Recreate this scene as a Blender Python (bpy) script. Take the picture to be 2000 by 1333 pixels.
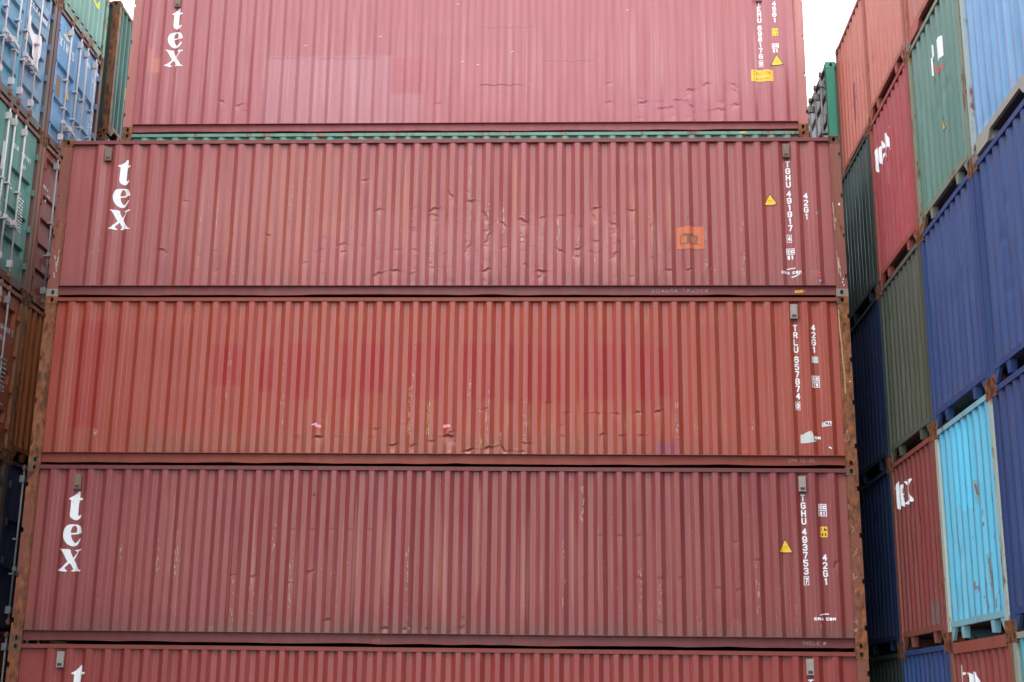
import bpy, math, random
import numpy as np
from mathutils import Matrix, Vector
rad = math.radians
scene = bpy.context.scene
for o in list(bpy.data.objects): bpy.data.objects.remove(o)
COL = scene.collection

# ------------------------------------------------------------------ camera
cam_d = bpy.data.cameras.new('camera'); cam = bpy.data.objects.new('camera', cam_d); COL.objects.link(cam)
cam_d.sensor_width = 36.0; cam_d.lens = 36.0 * 2646.7 / 2000.0
cam_d.clip_start = 0.1; cam_d.clip_end = 2000
_r = Vector((0.99920592, 0.03808347, 0.01171211)); _u = Vector((-0.00130125, -0.26260285, 0.96490313)); _f = Vector((-0.03982249, 0.96415216, 0.26234477))
m = Matrix((( _r.x, _u.x, -_f.x, 7.9662), (_r.y, _u.y, -_f.y, -19.5745), (_r.z, _u.z, -_f.z, 1.7424), (0, 0, 0, 1)))
cam.matrix_world = m
scene.camera = cam

# ------------------------------------------------------------------ overcast sky and sun
SUN_EL, SUN_AZ = 55, 196           # high behind the photographer, a little to the left
w = bpy.data.worlds.new('World'); scene.world = w; w.use_nodes = True
nt = w.node_tree; nt.nodes.clear()
wo = nt.nodes.new('ShaderNodeOutputWorld'); bg = nt.nodes.new('ShaderNodeBackground'); bg.inputs['Strength'].default_value = 0.1
sky = nt.nodes.new('ShaderNodeTexSky'); sky.sky_type = 'NISHITA'; sky.sun_disc = False
sky.sun_elevation = rad(SUN_EL); sky.sun_rotation = rad(SUN_AZ); sky.dust_density = 4
tc = nt.nodes.new('ShaderNodeTexCoord'); nz = nt.nodes.new('ShaderNodeTexNoise'); nz.inputs['Scale'].default_value = 1.6; nz.inputs['Detail'].default_value = 4
cr = nt.nodes.new('ShaderNodeValToRGB'); cr.color_ramp.elements[0].position = .3; cr.color_ramp.elements[1].position = .7
cr.color_ramp.elements[0].color = (9.2, 9.7, 10.6, 1); cr.color_ramp.elements[1].color = (10.6, 11.0, 11.6, 1)
mx = nt.nodes.new('ShaderNodeMix'); mx.data_type = 'RGBA'; mx.inputs['Factor'].default_value = 0.88
nt.links.new(tc.outputs['Generated'], nz.inputs['Vector']); nt.links.new(nz.outputs['Fac'], cr.inputs['Fac'])
nt.links.new(sky.outputs['Color'], mx.inputs['A']); nt.links.new(cr.outputs['Color'], mx.inputs['B'])
nt.links.new(mx.outputs['Result'], bg.inputs['Color']); nt.links.new(bg.outputs['Background'], wo.inputs['Surface'])
sd = bpy.data.lights.new('sun', 'SUN'); sd.energy = .6; sd.angle = rad(25); sd.color = (1, .96, .9)
sun = bpy.data.objects.new('sun', sd); COL.objects.link(sun)
_az = rad(SUN_AZ); _el = rad(SUN_EL)
sdir = Vector((math.sin(_az) * math.cos(_el), math.cos(_az) * math.cos(_el), math.sin(_el)))
sun.rotation_euler = sdir.to_track_quat('Z', 'Y').to_euler()
vs = scene.view_settings; vs.view_transform = 'Standard'; vs.look = 'None'; vs.gamma = 1; vs.exposure = 1.52
try: vs.use_curve_mapping = False
except Exception: pass
scene.display_settings.display_device = 'sRGB'

# ------------------------------------------------------------------ materials
def srgb(r, g, b):
    f = lambda c: ((c / 255 + .055) / 1.055) ** 2.4 if c > 10 else c / 255 / 12.92
    return (f(r), f(g), f(b), 1)
class NT:
    def __init__(s, name):
        s.m = bpy.data.materials.new(name); s.m.use_nodes = True; s.t = s.m.node_tree; s.t.nodes.clear()
        s.out = s.n('ShaderNodeOutputMaterial'); s.b = s.n('ShaderNodeBsdfPrincipled'); s.l(s.b.outputs[0], s.out.inputs[0])
    def n(s, t): return s.t.nodes.new(t)
    def l(s, a, b): s.t.links.new(a, b)
    def coord(s, scale, rnd=True):
        if not hasattr(s, 'base'):
            tc = s.n('ShaderNodeTexCoord'); oi = s.n('ShaderNodeObjectInfo'); mu = s.n('ShaderNodeMath'); mu.operation = 'MULTIPLY'; mu.inputs[1].default_value = 71.3
            s.l(oi.outputs['Random'], mu.inputs[0]); ad = s.n('ShaderNodeVectorMath'); ad.operation = 'ADD'; s.l(tc.outputs['Object'], ad.inputs[0]); s.l(mu.outputs[0], ad.inputs[1])
            s.base = ad.outputs[0]; s.raw = tc.outputs['Object']
        v = s.n('ShaderNodeVectorMath'); v.operation = 'MULTIPLY'; v.inputs[1].default_value = scale; s.l(s.base if rnd else s.raw, v.inputs[0]); return v.outputs[0]
    def noise(s, scale, detail=3, rough=.55):
        n = s.n('ShaderNodeTexNoise'); n.inputs['Scale'].default_value = 1; n.inputs['Detail'].default_value = detail; n.inputs['Roughness'].default_value = rough
        s.l(s.coord(scale), n.inputs['Vector']); return n.outputs['Fac']
    def rng(s, x, a, b, lo=0., hi=1.):
        n = s.n('ShaderNodeMapRange'); n.clamp = True; s.l(x, n.inputs[0])
        for i, v in enumerate((a, b, lo, hi)):
            n.inputs[i + 1].default_value = v
        return n.outputs[0]
    def math(s, op, a, b):
        n = s.n('ShaderNodeMath'); n.operation = op
        for i, v in enumerate((a, b)):
            if isinstance(v, (int, float)): n.inputs[i].default_value = v
            else: s.l(v, n.inputs[i])
        return n.outputs[0]
    def mix(s, f, a, b, mode='MIX'):
        n = s.n('ShaderNodeMix'); n.data_type = 'RGBA'; n.blend_type = mode
        for i, v in (('Factor', f), ('A', a), ('B', b)):
            k = n.inputs[i] if i != 'Factor' else n.inputs[0]
            if i == 'A': k = n.inputs[6]
            if i == 'B': k = n.inputs[7]
            if isinstance(v, (int, float)): k.default_value = v
            elif isinstance(v, tuple): k.default_value = v
            else: s.l(v, k)
        return n.outputs[2]
    def attr(s, name):
        n = s.n('ShaderNodeAttribute'); n.attribute_name = name; return n
    def bump(s, h, strength=.3, dist=.01):
        n = s.n('ShaderNodeBump'); n.inputs['Strength'].default_value = strength; n.inputs['Distance'].default_value = dist; s.l(h, n.inputs['Height']); s.l(n.outputs[0], s.b.inputs['Normal'])
RUST_D = (0.045, 0.020, 0.012, 1); RUST_O = (0.30, 0.105, 0.035, 1); PRIMER = (0.55, 0.36, 0.22, 1)
MATS = {}
def paint(name, base, fade=None, chip=.3, streak=.5, grime=0., rough=.46, tint=False, chipcol=PRIMER, spec=.4, rust=0.):
    if name in MATS: return MATS[name]
    base = (*base, 1) if len(base) == 3 else base
    if fade is None: fade = tuple(min(1, c * .80 + .045) for c in base[:3]) + (1,)
    else: fade = (*fade, 1) if len(fade) == 3 else fade
    s = NT(name)
    st = s.noise((7, 7, .28), 4, .6); bl = s.noise((.9, .9, .7), 4, .6); fi = s.noise((46, 46, 1.1), 3, .6)
    f = s.rng(st, .38, .72, 0, streak); f2 = s.rng(bl, .3, .75, 0, streak * .9); f3 = s.rng(fi, .45, .75, 0, .22 * streak)
    c = s.mix(f, base, fade); dark = tuple(x * .68 for x in base[:3]) + (1,)
    c = s.mix(f2, c, s.mix(.55, base, tuple(x * .8 for x in fade[:3]) + (1,)))
    c = s.mix(s.rng(s.noise((3.1, 3.1, .55), 3, .6), .52, .8, 0, .55 * streak), c, dark)
    c = s.mix(f3, c, fade)
    if tint:
        a = s.attr('tint'); c = s.mix(a.outputs['Alpha'], c, s.mix(s.rng(bl, .3, .7, 0, .25), a.outputs['Color'], fade))
        rd = s.attr('ridge').outputs['Fac']; dm = s.attr('dent').outputs['Fac']
    else: rd = None
    # grime at the foot
    if grime:
        z = s.n('ShaderNodeSeparateXYZ'); s.coord((1, 1, 1)); s.l(s.raw, z.inputs[0])
        g = s.math('MULTIPLY', s.rng(z.outputs[2], .48, .17), s.rng(s.noise((2.4, 2.4, 1.6), 4, .65), .40, .75))
        c = s.mix(s.math('MULTIPLY', g, grime), c, (0.085, 0.066, 0.048, 1))
    # chips and scratches down to primer / rust
    cn = s.noise((58, 58, 17), 3, .7); reg = s.noise((2.2, 2.2, 1.3), 3, .6)
    thr = s.math('ADD', s.math('MULTIPLY', s.rng(reg, .35, .75), .10 * chip + .02), 0)
    if rd is not None:
        thr = s.math('ADD', thr, s.math('MULTIPLY', rd, .085 * min(chip, 1.2)))
        thr = s.math('ADD', thr, s.math('MULTIPLY', dm, .13))
    v = s.math('ADD', cn, thr)
    cf = s.rng(v, .755, .785) if tint else s.rng(v, .775, .80)
    c = s.mix(s.math('MULTIPLY', cf, .8), c, s.mix(s.rng(reg, .45, .6), RUST_O, chipcol))
    if rust:
        rn = s.math('ADD', s.noise((3.2, 3.2, 1.5), 6, .75), s.math('MULTIPLY', s.noise((26, 26, 9), 3, .6), .22))
        rf = s.rng(rn, .80 - .28 * rust, .86 - .28 * rust)
        rc = s.mix(s.rng(s.noise((14, 14, 7), 4, .6), .35, .65), RUST_D, RUST_O)
        c = s.mix(rf, c, s.mix(.15, rc, c))
    s.l(c, s.b.inputs['Base Color'])
    s.l(s.rng(s.noise((5, 5, 1), 3, .6), .3, .7, rough - .07, rough + .12), s.b.inputs['Roughness'])
    s.b.inputs['Specular IOR Level'].default_value = spec
    s.bump(s.math('ADD', s.noise((9, 9, 3), 3, .6), s.math('MULTIPLY', cf, -.35)), .25, .006)
    MATS[name] = s.m; return s.m
def plain(name, base, rough=.6, var=.25, metal=0.):
    if name in MATS: return MATS[name]
    s = NT(name); base = (*base, 1)
    c = s.mix(s.rng(s.noise((11, 11, 8), 4, .65), .3, .75, 0, var), base, tuple(x * .45 for x in base[:3]) + (1,))
    s.l(c, s.b.inputs['Base Color']); s.b.inputs['Roughness'].default_value = rough; s.b.inputs['Metallic'].default_value = metal
    MATS[name] = s.m; return s.m
def worn(name, base, under, amt=.5):
    """print or sticker worn away in small patches"""
    if name in MATS: return MATS[name]
    s = NT(name); v = s.math('ADD', s.noise((42, 42, 30), 3, .7), s.math('MULTIPLY', s.noise((6, 6, 5), 3, .6), .3))
    c = s.mix(s.rng(v, .84 - .12 * amt, .90 - .12 * amt), (*base, 1), (*under, 1))
    c = s.mix(s.rng(s.noise((9, 9, 3), 3, .6), .4, .8, 0, .22), c, tuple(x * .55 for x in base) + (1,))
    s.l(c, s.b.inputs['Base Color']); s.b.inputs['Roughness'].default_value = .5
    MATS[name] = s.m; return s.m

# ------------------------------------------------------------------ mesh helpers
def mesh_from(name, V, F, smooth=False):
    me = bpy.data.meshes.new(name); me.from_pydata([tuple(map(float, v)) for v in V], [], [tuple(f) for f in F]); me.materials.append(None)
    if smooth: me.polygons.foreach_set('use_smooth', [True] * len(me.polygons))
    me.update(); return me
class MB:
    def __init__(s): s.V = []; s.F = []
    def box(s, x0, x1, y0, y1, z0, z1):
        b = len(s.V)
        for z in (z0, z1):
            for (x, y) in ((x0, y0), (x1, y0), (x1, y1), (x0, y1)): s.V.append((x, y, z))
        s.F += [[b + i for i in f] for f in ((3, 2, 1, 0), (4, 5, 6, 7), (0, 1, 5, 4), (1, 2, 6, 5), (2, 3, 7, 6), (3, 0, 4, 7))]; return s
    def prism(s, P, ax, a0, a1):
        """polygon P in the other two axes, extruded along ax"""
        b = len(s.V); n = len(P)
        for a in (a0, a1):
            for p in P:
                q = list(p); q.insert(ax, a); s.V.append(tuple(q))
        s.F.append([b + i for i in range(n)][::-1]); s.F.append([b + n + i for i in range(n)])
        for i in range(n): j = (i + 1) % n; s.F.append([b + i, b + j, b + n + j, b + n + i])
        return s
    def cyl(s, p0, p1, r, n=10):
        p0 = Vector(p0); p1 = Vector(p1); d = (p1 - p0).normalized(); a = d.orthogonal().normalized(); c = d.cross(a); b = len(s.V)
        for p in (p0, p1):
            for i in range(n):
                t = 2 * math.pi * i / n; s.V.append(tuple(p + a * r * math.cos(t) + c * r * math.sin(t)))
        for i in range(n): j = (i + 1) % n; s.F.append([b + i, b + j, b + n + j, b + n + i])
        s.F.append([b + i for i in range(n)][::-1]); s.F.append([b + n + i for i in range(n)]); return s
    def mesh(s, name, smooth=False): return mesh_from(name, s.V, s.F, smooth)
def grid_mesh(name, X, Y, Z, attrs=None, smooth=True):
    """X,Y,Z arrays (rows, cols)"""
    R, Cn = X.shape; co = np.stack([X, Y, Z], -1).reshape(-1, 3).astype(np.float32)
    i = np.arange(R * Cn).reshape(R, Cn)
    q = np.stack([i[:-1, :-1], i[:-1, 1:], i[1:, 1:], i[1:, :-1]], -1).reshape(-1, 4)
    me = bpy.data.meshes.new(name); me.vertices.add(len(co)); me.vertices.foreach_set('co', co.ravel())
    me.loops.add(q.size); me.loops.foreach_set('vertex_index', q.ravel().astype(np.int32))
    me.polygons.add(len(q)); me.polygons.foreach_set('loop_start', np.arange(0, q.size, 4, dtype=np.int32))
    try: me.polygons.foreach_set('loop_total', np.full(len(q), 4, dtype=np.int32))
    except Exception: pass
    me.update(calc_edges=True)
    me.polygons.foreach_set('use_smooth', np.full(len(q), bool(smooth)))
    for k, a in (attrs or {}).items():
        if a.ndim == 3:
            at = me.attributes.new(k, 'FLOAT_COLOR', 'POINT'); at.data.foreach_set('color', a.reshape(-1).astype(np.float32))
        else:
            at = me.attributes.new(k, 'FLOAT', 'POINT'); at.data.foreach_set('value', a.ravel().astype(np.float32))
    me.materials.append(None); me.update(); return me
def part(name, me, mat, parent, loc=(0, 0, 0), label=None, scale=None):
    o = bpy.data.objects.new(name, me); COL.objects.link(o); o.parent = parent; o.location = loc
    if scale: o.scale = scale
    if mat is not None:
        o.material_slots[0].link = 'OBJECT'; o.material_slots[0].material = mat
    if label: o['label'] = label
    return o
CACHE = {}
def cached(key, fn):
    if key not in CACHE: CACHE[key] = fn()
    return CACHE[key]

# corner casting: block with an oblong hole in both outer faces (outer corner at local 0,0; spans +x, +y)
def casting_mesh():
    V = []; F = []
    def face(w, h, cx, cz, hw, hh, fn, depth):
        n = 16; b = len(V); rect = []; hole = []
        for i in range(n):
            t = 2 * math.pi * (i + .5) / n; c, s_ = math.cos(t), math.sin(t)
            k = min(abs((w / 2) / c) if abs(c) > 1e-6 else 9, abs((h / 2) / s_) if abs(s_) > 1e-6 else 9)
            rect.append((w / 2 + c * k, h / 2 + s_ * k))
            hole.append((cx + hw * c, cz + (hh - hw) * (1 if s_ > 0 else -1) + hw * s_))
        for (rx, rz) in ((w, h), (0, h), (0, 0), (w, 0)):
            k = min(range(n), key=lambda q: (rect[q][0] - rx) ** 2 + (rect[q][1] - rz) ** 2); rect[k] = (rx, rz)
        for P, d in ((rect, 0), (hole, 0), (hole, depth)):
            for p in P: V.append(fn(p[0], p[1], d))
        for i in range(n):
            j = (i + 1) % n; F.append([b + i, b + j, b + n + j, b + n + i]); F.append([b + n + i, b + n + j, b + 2 * n + j, b + 2 * n + i])
        F.append([b + 2 * n + i for i in range(n)])
    face(.178, .118, .098, .059, .024, .036, lambda a, c, d: (a, d, c), .075)
    face(.162, .118, .090, .059, .022, .034, lambda a, c, d: (d, a, c), .075)
    b = len(V)
    for z in (0, .118):
        for (x, y) in ((0, 0), (.178, 0), (.178, .162), (0, .162)): V.append((x, y, z))
    F.extend([[b + i for i in f] for f in ((3, 2, 1, 0), (4, 5, 6, 7), (1, 2, 6, 5), (2, 3, 7, 6))])
    return mesh_from('corner_casting', V, F)

# ------------------------------------------------------------------ decals: signed distance shapes stamped on a surface
def seg_sdf(segs, hw):
    def f(U, Vv):
        d = np.full(U.shape, 9.)
        for (x0, y0, x1, y1) in segs:
            dx, dy = x1 - x0, y1 - y0; L = dx * dx + dy * dy + 1e-12
            t = np.clip(((U - x0) * dx + (Vv - y0) * dy) / L, 0, 1); d = np.minimum(d, np.hypot(U - x0 - t * dx, Vv - y0 - t * dy))
        return d - hw
    xs = [s[0] for s in segs] + [s[2] for s in segs]; ys = [s[1] for s in segs] + [s[3] for s in segs]
    return f, (min(xs) - hw, max(xs) + hw, min(ys) - hw, max(ys) + hw)
def poly_sdf(P, holes=()):
    def one(P, U, V):
        d = np.full(U.shape, 9.); ins = np.zeros(U.shape, bool); n = len(P)
        for i in range(n):
            x0, y0 = P[i]; x1, y1 = P[(i + 1) % n]; dx, dy = x1 - x0, y1 - y0; L = dx * dx + dy * dy + 1e-12
            t = np.clip(((U - x0) * dx + (V - y0) * dy) / L, 0, 1); d = np.minimum(d, np.hypot(U - x0 - t * dx, V - y0 - t * dy))
            c = ((y0 > V) != (y1 > V)) & (U < dx * (V - y0) / (dy + 1e-12) + x0); ins ^= c
        return np.where(ins, -d, d)
    def f(U, V):
        d = one(P, U, V)
        for h in holes: d = np.maximum(d, -one(h, U, V))
        return d
    xs = [p[0] for p in P]; ys = [p[1] for p in P]; return f, (min(xs), max(xs), min(ys), max(ys))
def union(items):
    def f(U, V):
        d = items[0][0](U, V)
        for g, _ in items[1:]: d = np.minimum(d, g(U, V))
        return d
    bb = [b for _, b in items]; return f, (min(b[0] for b in bb), max(b[1] for b in bb), min(b[2] for b in bb), max(b[3] for b in bb))
def stamp(name, shape, place, cell, mat, parent, label=None):
    """clip a grid of small cells to the shape and lay it on the surface given by place(u, v)"""
    f, (u0, u1, v0, v1) = shape
    nu = max(2, int((u1 - u0) / cell) + 3); nv = max(2, int((v1 - v0) / cell) + 3)
    us = u0 - cell + np.arange(nu + 1) * cell; vs_ = v0 - cell + np.arange(nv + 1) * cell
    U, Vv = np.meshgrid(us, vs_); D = f(U, Vv); pts = []; idx = {}; F = []
    def vid(key, u, v):
        if key not in idx: idx[key] = len(pts); pts.append((u, v))
        return idx[key]
    for j in range(nv):
        for i in range(nu):
            c = ((j, i), (j, i + 1), (j + 1, i + 1), (j + 1, i)); d = [D[a] for a in c]
            if min(d) >= 0: continue
            poly = []
            for k in range(4):
                a, b = c[k], c[(k + 1) % 4]; da, db = d[k], d[(k + 1) % 4]
                if da < 0: poly.append(vid(a, U[a], Vv[a]))
                if (da < 0) != (db < 0):
                    t = da / (da - db); key = (min(a, b), max(a, b)); poly.append(vid(key, U[a] + t * (U[b] - U[a]), Vv[a] + t * (Vv[b] - Vv[a])))
            if len(poly) > 2: F.append(poly)
    if not F: return None
    P = np.array(pts); X = place(P[:, 0], P[:, 1])
    o = part(name, mesh_from(name, np.stack(X, -1), F), mat, parent, label=label)
    if name in SMALL: o['kind'] = 'stuff'      # letters and scratches too small to pick apart
    return o
SMALL = {'scrape_marks', 'scratches', 'identification_number', 'size_type_code', 'check_digit', 'chalk_writing', 'post_writing', 'interchange_mark', 'company_logo', 'small_print', 'sticker_print', 'placard_drawing', 'label_letters',
         'tag_writing', 'paint_chips', 'door_markings', 'weight_table', 'rust_spots', 'red_paint_marks', 'yellow_writing', 'paint_scrape', 'graffiti', 'star_logo', 'weld_seam', 'rust_stain'}
G = {'T': [(0, 6, 4, 6), (2, 6, 2, 0)], 'G': [(4, 5, 3, 6), (3, 6, 1, 6), (1, 6, 0, 5), (0, 5, 0, 1), (0, 1, 1, 0), (1, 0, 3, 0), (3, 0, 4, 1), (4, 1, 4, 3), (4, 3, 2.3, 3)],
     'H': [(0, 0, 0, 6), (4, 0, 4, 6), (0, 3, 4, 3)], 'U': [(0, 6, 0, 1), (0, 1, 1, 0), (1, 0, 3, 0), (3, 0, 4, 1), (4, 1, 4, 6)],
     'R': [(0, 0, 0, 6), (0, 6, 3, 6), (3, 6, 4, 5), (4, 5, 4, 4), (4, 4, 3, 3), (3, 3, 0, 3), (2, 3, 4, 0)], 'L': [(0, 6, 0, 0), (0, 0, 4, 0)],
     'E': [(4, 6, 0, 6), (0, 6, 0, 0), (0, 0, 4, 0), (0, 3, 3, 3)], 'M': [(0, 0, 0, 6), (0, 6, 2, 3), (2, 3, 4, 6), (4, 6, 4, 0)], 'N': [(0, 0, 0, 6), (0, 6, 4, 0), (4, 0, 4, 6)],
     'C': [(4, 5, 3, 6), (3, 6, 1, 6), (1, 6, 0, 5), (0, 5, 0, 1), (0, 1, 1, 0), (1, 0, 3, 0), (3, 0, 4, 1)], 'A': [(0, 0, 2, 6), (2, 6, 4, 0), (.8, 2, 3.2, 2)],
     'I': [(2, 0, 2, 6)], 'O': [(1, 0, 3, 0), (3, 0, 4, 1), (4, 1, 4, 5), (4, 5, 3, 6), (3, 6, 1, 6), (1, 6, 0, 5), (0, 5, 0, 1), (0, 1, 1, 0)],
     'D': [(0, 0, 0, 6), (0, 6, 2.6, 6), (2.6, 6, 4, 4.6), (4, 4.6, 4, 1.4), (4, 1.4, 2.6, 0), (2.6, 0, 0, 0)], 'S': [(4, 5, 3, 6), (3, 6, 1, 6), (1, 6, 0, 5), (0, 5, 0, 4), (0, 4, 4, 2), (4, 2, 4, 1), (4, 1, 3, 0), (3, 0, 1, 0), (1, 0, 0, 1)],
     'K': [(0, 0, 0, 6), (4, 6, 0, 2.5), (1.4, 3.6, 4, 0)], 'V': [(0, 6, 2, 0), (2, 0, 4, 6)], 'X': [(0, 0, 4, 6), (0, 6, 4, 0)], 'P': [(0, 0, 0, 6), (0, 6, 3, 6), (3, 6, 4, 5), (4, 5, 4, 4), (4, 4, 3, 3), (3, 3, 0, 3)],
     'W': [(0, 6, 1, 0), (1, 0, 2, 4), (2, 4, 3, 0), (3, 0, 4, 6)], 'm': [(0, 0, 0, 4), (0, 4, 2, 4), (2, 4, 2, 0), (2, 4, 4, 4), (4, 4, 4, 0)], '.': [(1.8, 0, 2.2, 0)], '-': [(.8, 3, 3.2, 3)], '/': [(0, 0, 4, 6)],
     '1': [(2.4, 0, 2.4, 6), (2.4, 6, 1.2, 5)], '2': [(0, 5, 1, 6), (1, 6, 3, 6), (3, 6, 4, 5), (4, 5, 4, 4), (4, 4, 0, 0), (0, 0, 4, 0)], '3': [(0, 5, 1, 6), (1, 6, 3, 6), (3, 6, 4, 5), (4, 5, 4, 4), (4, 4, 3, 3), (3, 3, 1.6, 3), (3, 3, 4, 2), (4, 2, 4, 1), (4, 1, 3, 0), (3, 0, 1, 0), (1, 0, 0, 1)],
     '4': [(3, 0, 3, 6), (3, 6, 0, 2), (0, 2, 4, 2)], '5': [(4, 6, 0, 6), (0, 6, 0, 3.5), (0, 3.5, 3, 3.5), (3, 3.5, 4, 2.6), (4, 2.6, 4, 1), (4, 1, 3, 0), (3, 0, 1, 0), (1, 0, 0, 1)], '6': [(4, 5, 3, 6), (3, 6, 1, 6), (1, 6, 0, 5), (0, 5, 0, 1), (0, 1, 1, 0), (1, 0, 3, 0), (3, 0, 4, 1), (4, 1, 4, 2.5), (4, 2.5, 3, 3.4), (3, 3.4, 0, 3.4)],
     '7': [(0, 6, 4, 6), (4, 6, 1.6, 0)], '8': [(1, 0, 3, 0), (3, 0, 4, 1), (4, 1, 4, 2), (4, 2, 3, 3), (3, 3, 1, 3), (1, 3, 0, 2), (0, 2, 0, 1), (0, 1, 1, 0), (3, 3, 4, 4), (4, 4, 4, 5), (4, 5, 3, 6), (3, 6, 1, 6), (1, 6, 0, 5), (0, 5, 0, 4), (0, 4, 1, 3)],
     '9': [(0, 1, 1, 0), (1, 0, 3, 0), (3, 0, 4, 1), (4, 1, 4, 5), (4, 5, 3, 6), (3, 6, 1, 6), (1, 6, 0, 5), (0, 5, 0, 3.5), (0, 3.5, 1, 2.6), (1, 2.6, 4, 2.6)], 'Z': [(0, 6, 4, 6), (4, 6, 0, 0), (0, 0, 4, 0)], '#': [(1, 0, 1.6, 6), (2.6, 0, 3.2, 6), (0, 2, 4, 2), (0, 4, 4, 4)]}
G['0'] = G['O']
def word(txt, u, v, w, h, gap=None, weight=.017, vert=False, jitter=0, slope=0):
    """stroke lettering; u,v = lower left of the first letter (vert: upper left of the stack)"""
    gap = w * .3 if gap is None else gap; segs = []; rnd = random.Random(len(txt) * 7 + int(u * 10)); uu, vv = u, v
    for k, ch in enumerate(txt):
        if ch == ' ':
            if vert: vv -= h * .42
            else: uu += w * .8
            continue
        if vert: vv -= h
        ju, jv = (rnd.uniform(-1, 1) * jitter, rnd.uniform(-1, 1) * jitter) if jitter else (0, 0)
        hw = weight
        for (a, b, c, d) in G[ch]:
            segs.append((uu + hw + a / 4 * (w - 2 * hw) + ju, vv + hw + b / 6 * (h - 2 * hw) + jv + slope * (uu - u), uu + hw + c / 4 * (w - 2 * hw) - ju, vv + hw + d / 6 * (h - 2 * hw) + jv + slope * (uu - u)))
        if vert: vv -= gap
        else: uu += w + gap
    return seg_sdf(segs, weight)
def rect(u0, u1, v0, v1, r=0):
    return poly_sdf([(u0, v0), (u1, v0), (u1, v1), (u0, v1)])
def frame(u0, u1, v0, v1, t):
    return poly_sdf([(u0, v0), (u1, v0), (u1, v1), (u0, v1)], [[(u0 + t, v0 + t), (u1 - t, v0 + t), (u1 - t, v1 - t), (u0 + t, v1 - t)]])
# serif letters t, e, x: outlines in a tile of 80 x 170 units, y down
_t = [(375, 155), (388, 165), (383, 247), (425, 248), (430, 258), (424, 272), (377, 282), (366, 340), (355, 470), (362, 492), (378, 490), (394, 472), (406, 478), (400, 500), (378, 530), (345, 548), (310, 548), (272, 530), (253, 500), (253, 465), (270, 300), (273, 280), (236, 272), (238, 262), (290, 232), (340, 190), (362, 163)]
_e = [(245, 612), (300, 603), (355, 608), (395, 630), (416, 680), (424, 722), (335, 738), (264, 743), (269, 790), (288, 832), (318, 858), (345, 838), (385, 795), (404, 793), (408, 805), (382, 845), (346, 884), (302, 900), (260, 896), (215, 872), (178, 828), (160, 780), (157, 725), (178, 668), (205, 632)]
_eh = [(300, 622), (325, 625), (343, 650), (345, 690), (340, 716), (262, 724), (264, 690), (278, 648)]
_x = [(112, 934), (170, 940), (236, 938), (262, 950), (258, 962), (262, 990), (292, 1055), (350, 985), (348, 966), (318, 960), (318, 948), (380, 940), (425, 936), (425, 948), (378, 966), (305, 1078), (360, 1178), (385, 1212), (412, 1218), (410, 1232), (330, 1230), (264, 1234), (262, 1222), (288, 1208), (284, 1180), (246, 1122), (186, 1186), (190, 1207), (215, 1222), (215, 1238), (150, 1236), (85, 1226), (85, 1216), (130, 1200), (222, 1105), (162, 990), (140, 955), (112, 946)]
def brand_letters(u0, v0, sx=None):
    """stacked serif letters; u0,v0 = tile point (330,350)"""
    def tr(P): return [(u0 + (x - 330) * .00104 + (y - 350) * .0000942, v0 - (y - 350) * .00109) for x, y in P]
    return [poly_sdf(tr(_t)), poly_sdf(tr(_e), [tr(_eh)]), poly_sdf(tr(_x))]
def brand_letters_row(u0, v0, hgt):
    """same letters set side by side; u0,v0 lower left"""
    out = []; uu = u0
    for P, hole in ((_t, None), (_e, _eh), (_x, None)):
        xs = [p[0] + (p[1] - 350) * .09 for p in P]; ys = [p[1] for p in P]; k = hgt / (395 if P is _t else 395)
        f = lambda Q: [(uu + (p[0] + (p[1] - 350) * .09 - min(xs)) * k, v0 + (max(ys) - p[1]) * k) for p in Q]
        out.append(poly_sdf(f(P), [f(hole)] if hole else [])); uu += (max(xs) - min(xs)) * k + .012
    return out

WHITE = worn('white_print', (.80, .82, .84), (.40, .16, .15), .3)
WHITE_W = worn('worn_white_print', (.74, .76, .76), (.30, .10, .10), .6)
WHITE_B = worn('white_print_on_doors', (.74, .76, .78), (.35, .45, .55), .6)
YELLOW = worn('yellow_sticker', (.80, .50, .03), (.55, .35, .05), .2)
BLACK = plain('black_print', (.025, .025, .03))
DARKY = plain('brown_print', (.30, .17, .03))
ORANGE = worn('orange_sticker', (.55, .13, .05), (.38, .13, .07), 1.1)
RED = plain('red_tape', (.75, .06, .07)); PINK = plain('pink_tape', (.85, .28, .36)); BLUE = plain('blue_tape', (.18, .35, .75)); GREEN = plain('green_dot', (.05, .5, .2))
GREYST = worn('grey_sticker', (.55, .56, .54), (.38, .36, .33), .5)
CHALK = worn('chalk_marks', (.38, .23, .24), (.22, .09, .10), 1.3)
CHALKW = worn('pale_scratches', (.42, .31, .25), (.22, .07, .05), 1.4)
STEEL = plain('galvanised_steel', (.33, .32, .32), .5, .5)
PINKSTEEL = plain('painted_lock_rod', (.64, .57, .57), .5, .35)
RODRUST = plain('rusty_rod_end', (.28, .13, .09), .7, .6)
VENTG = plain('ventilator_grey', (.20, .13, .095), .6, .4); VENTD = plain('ventilator_slot', (.05, .03, .025)); VENTL = plain('ventilator_pale', (.33, .29, .26), .5, .4)
GASKET = plain('rubber_gasket', (.03, .032, .035), .6)
CASTM = paint('rusty_casting', (.11, .068, .048), (.17, .115, .08), 1.2, .7, rust=1.0, rough=.7, spec=.2)
CASTP = paint('pale_casting', (.17, .14, .12), (.30, .26, .23), 1.2, .7, rust=.4, rough=.6)

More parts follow.
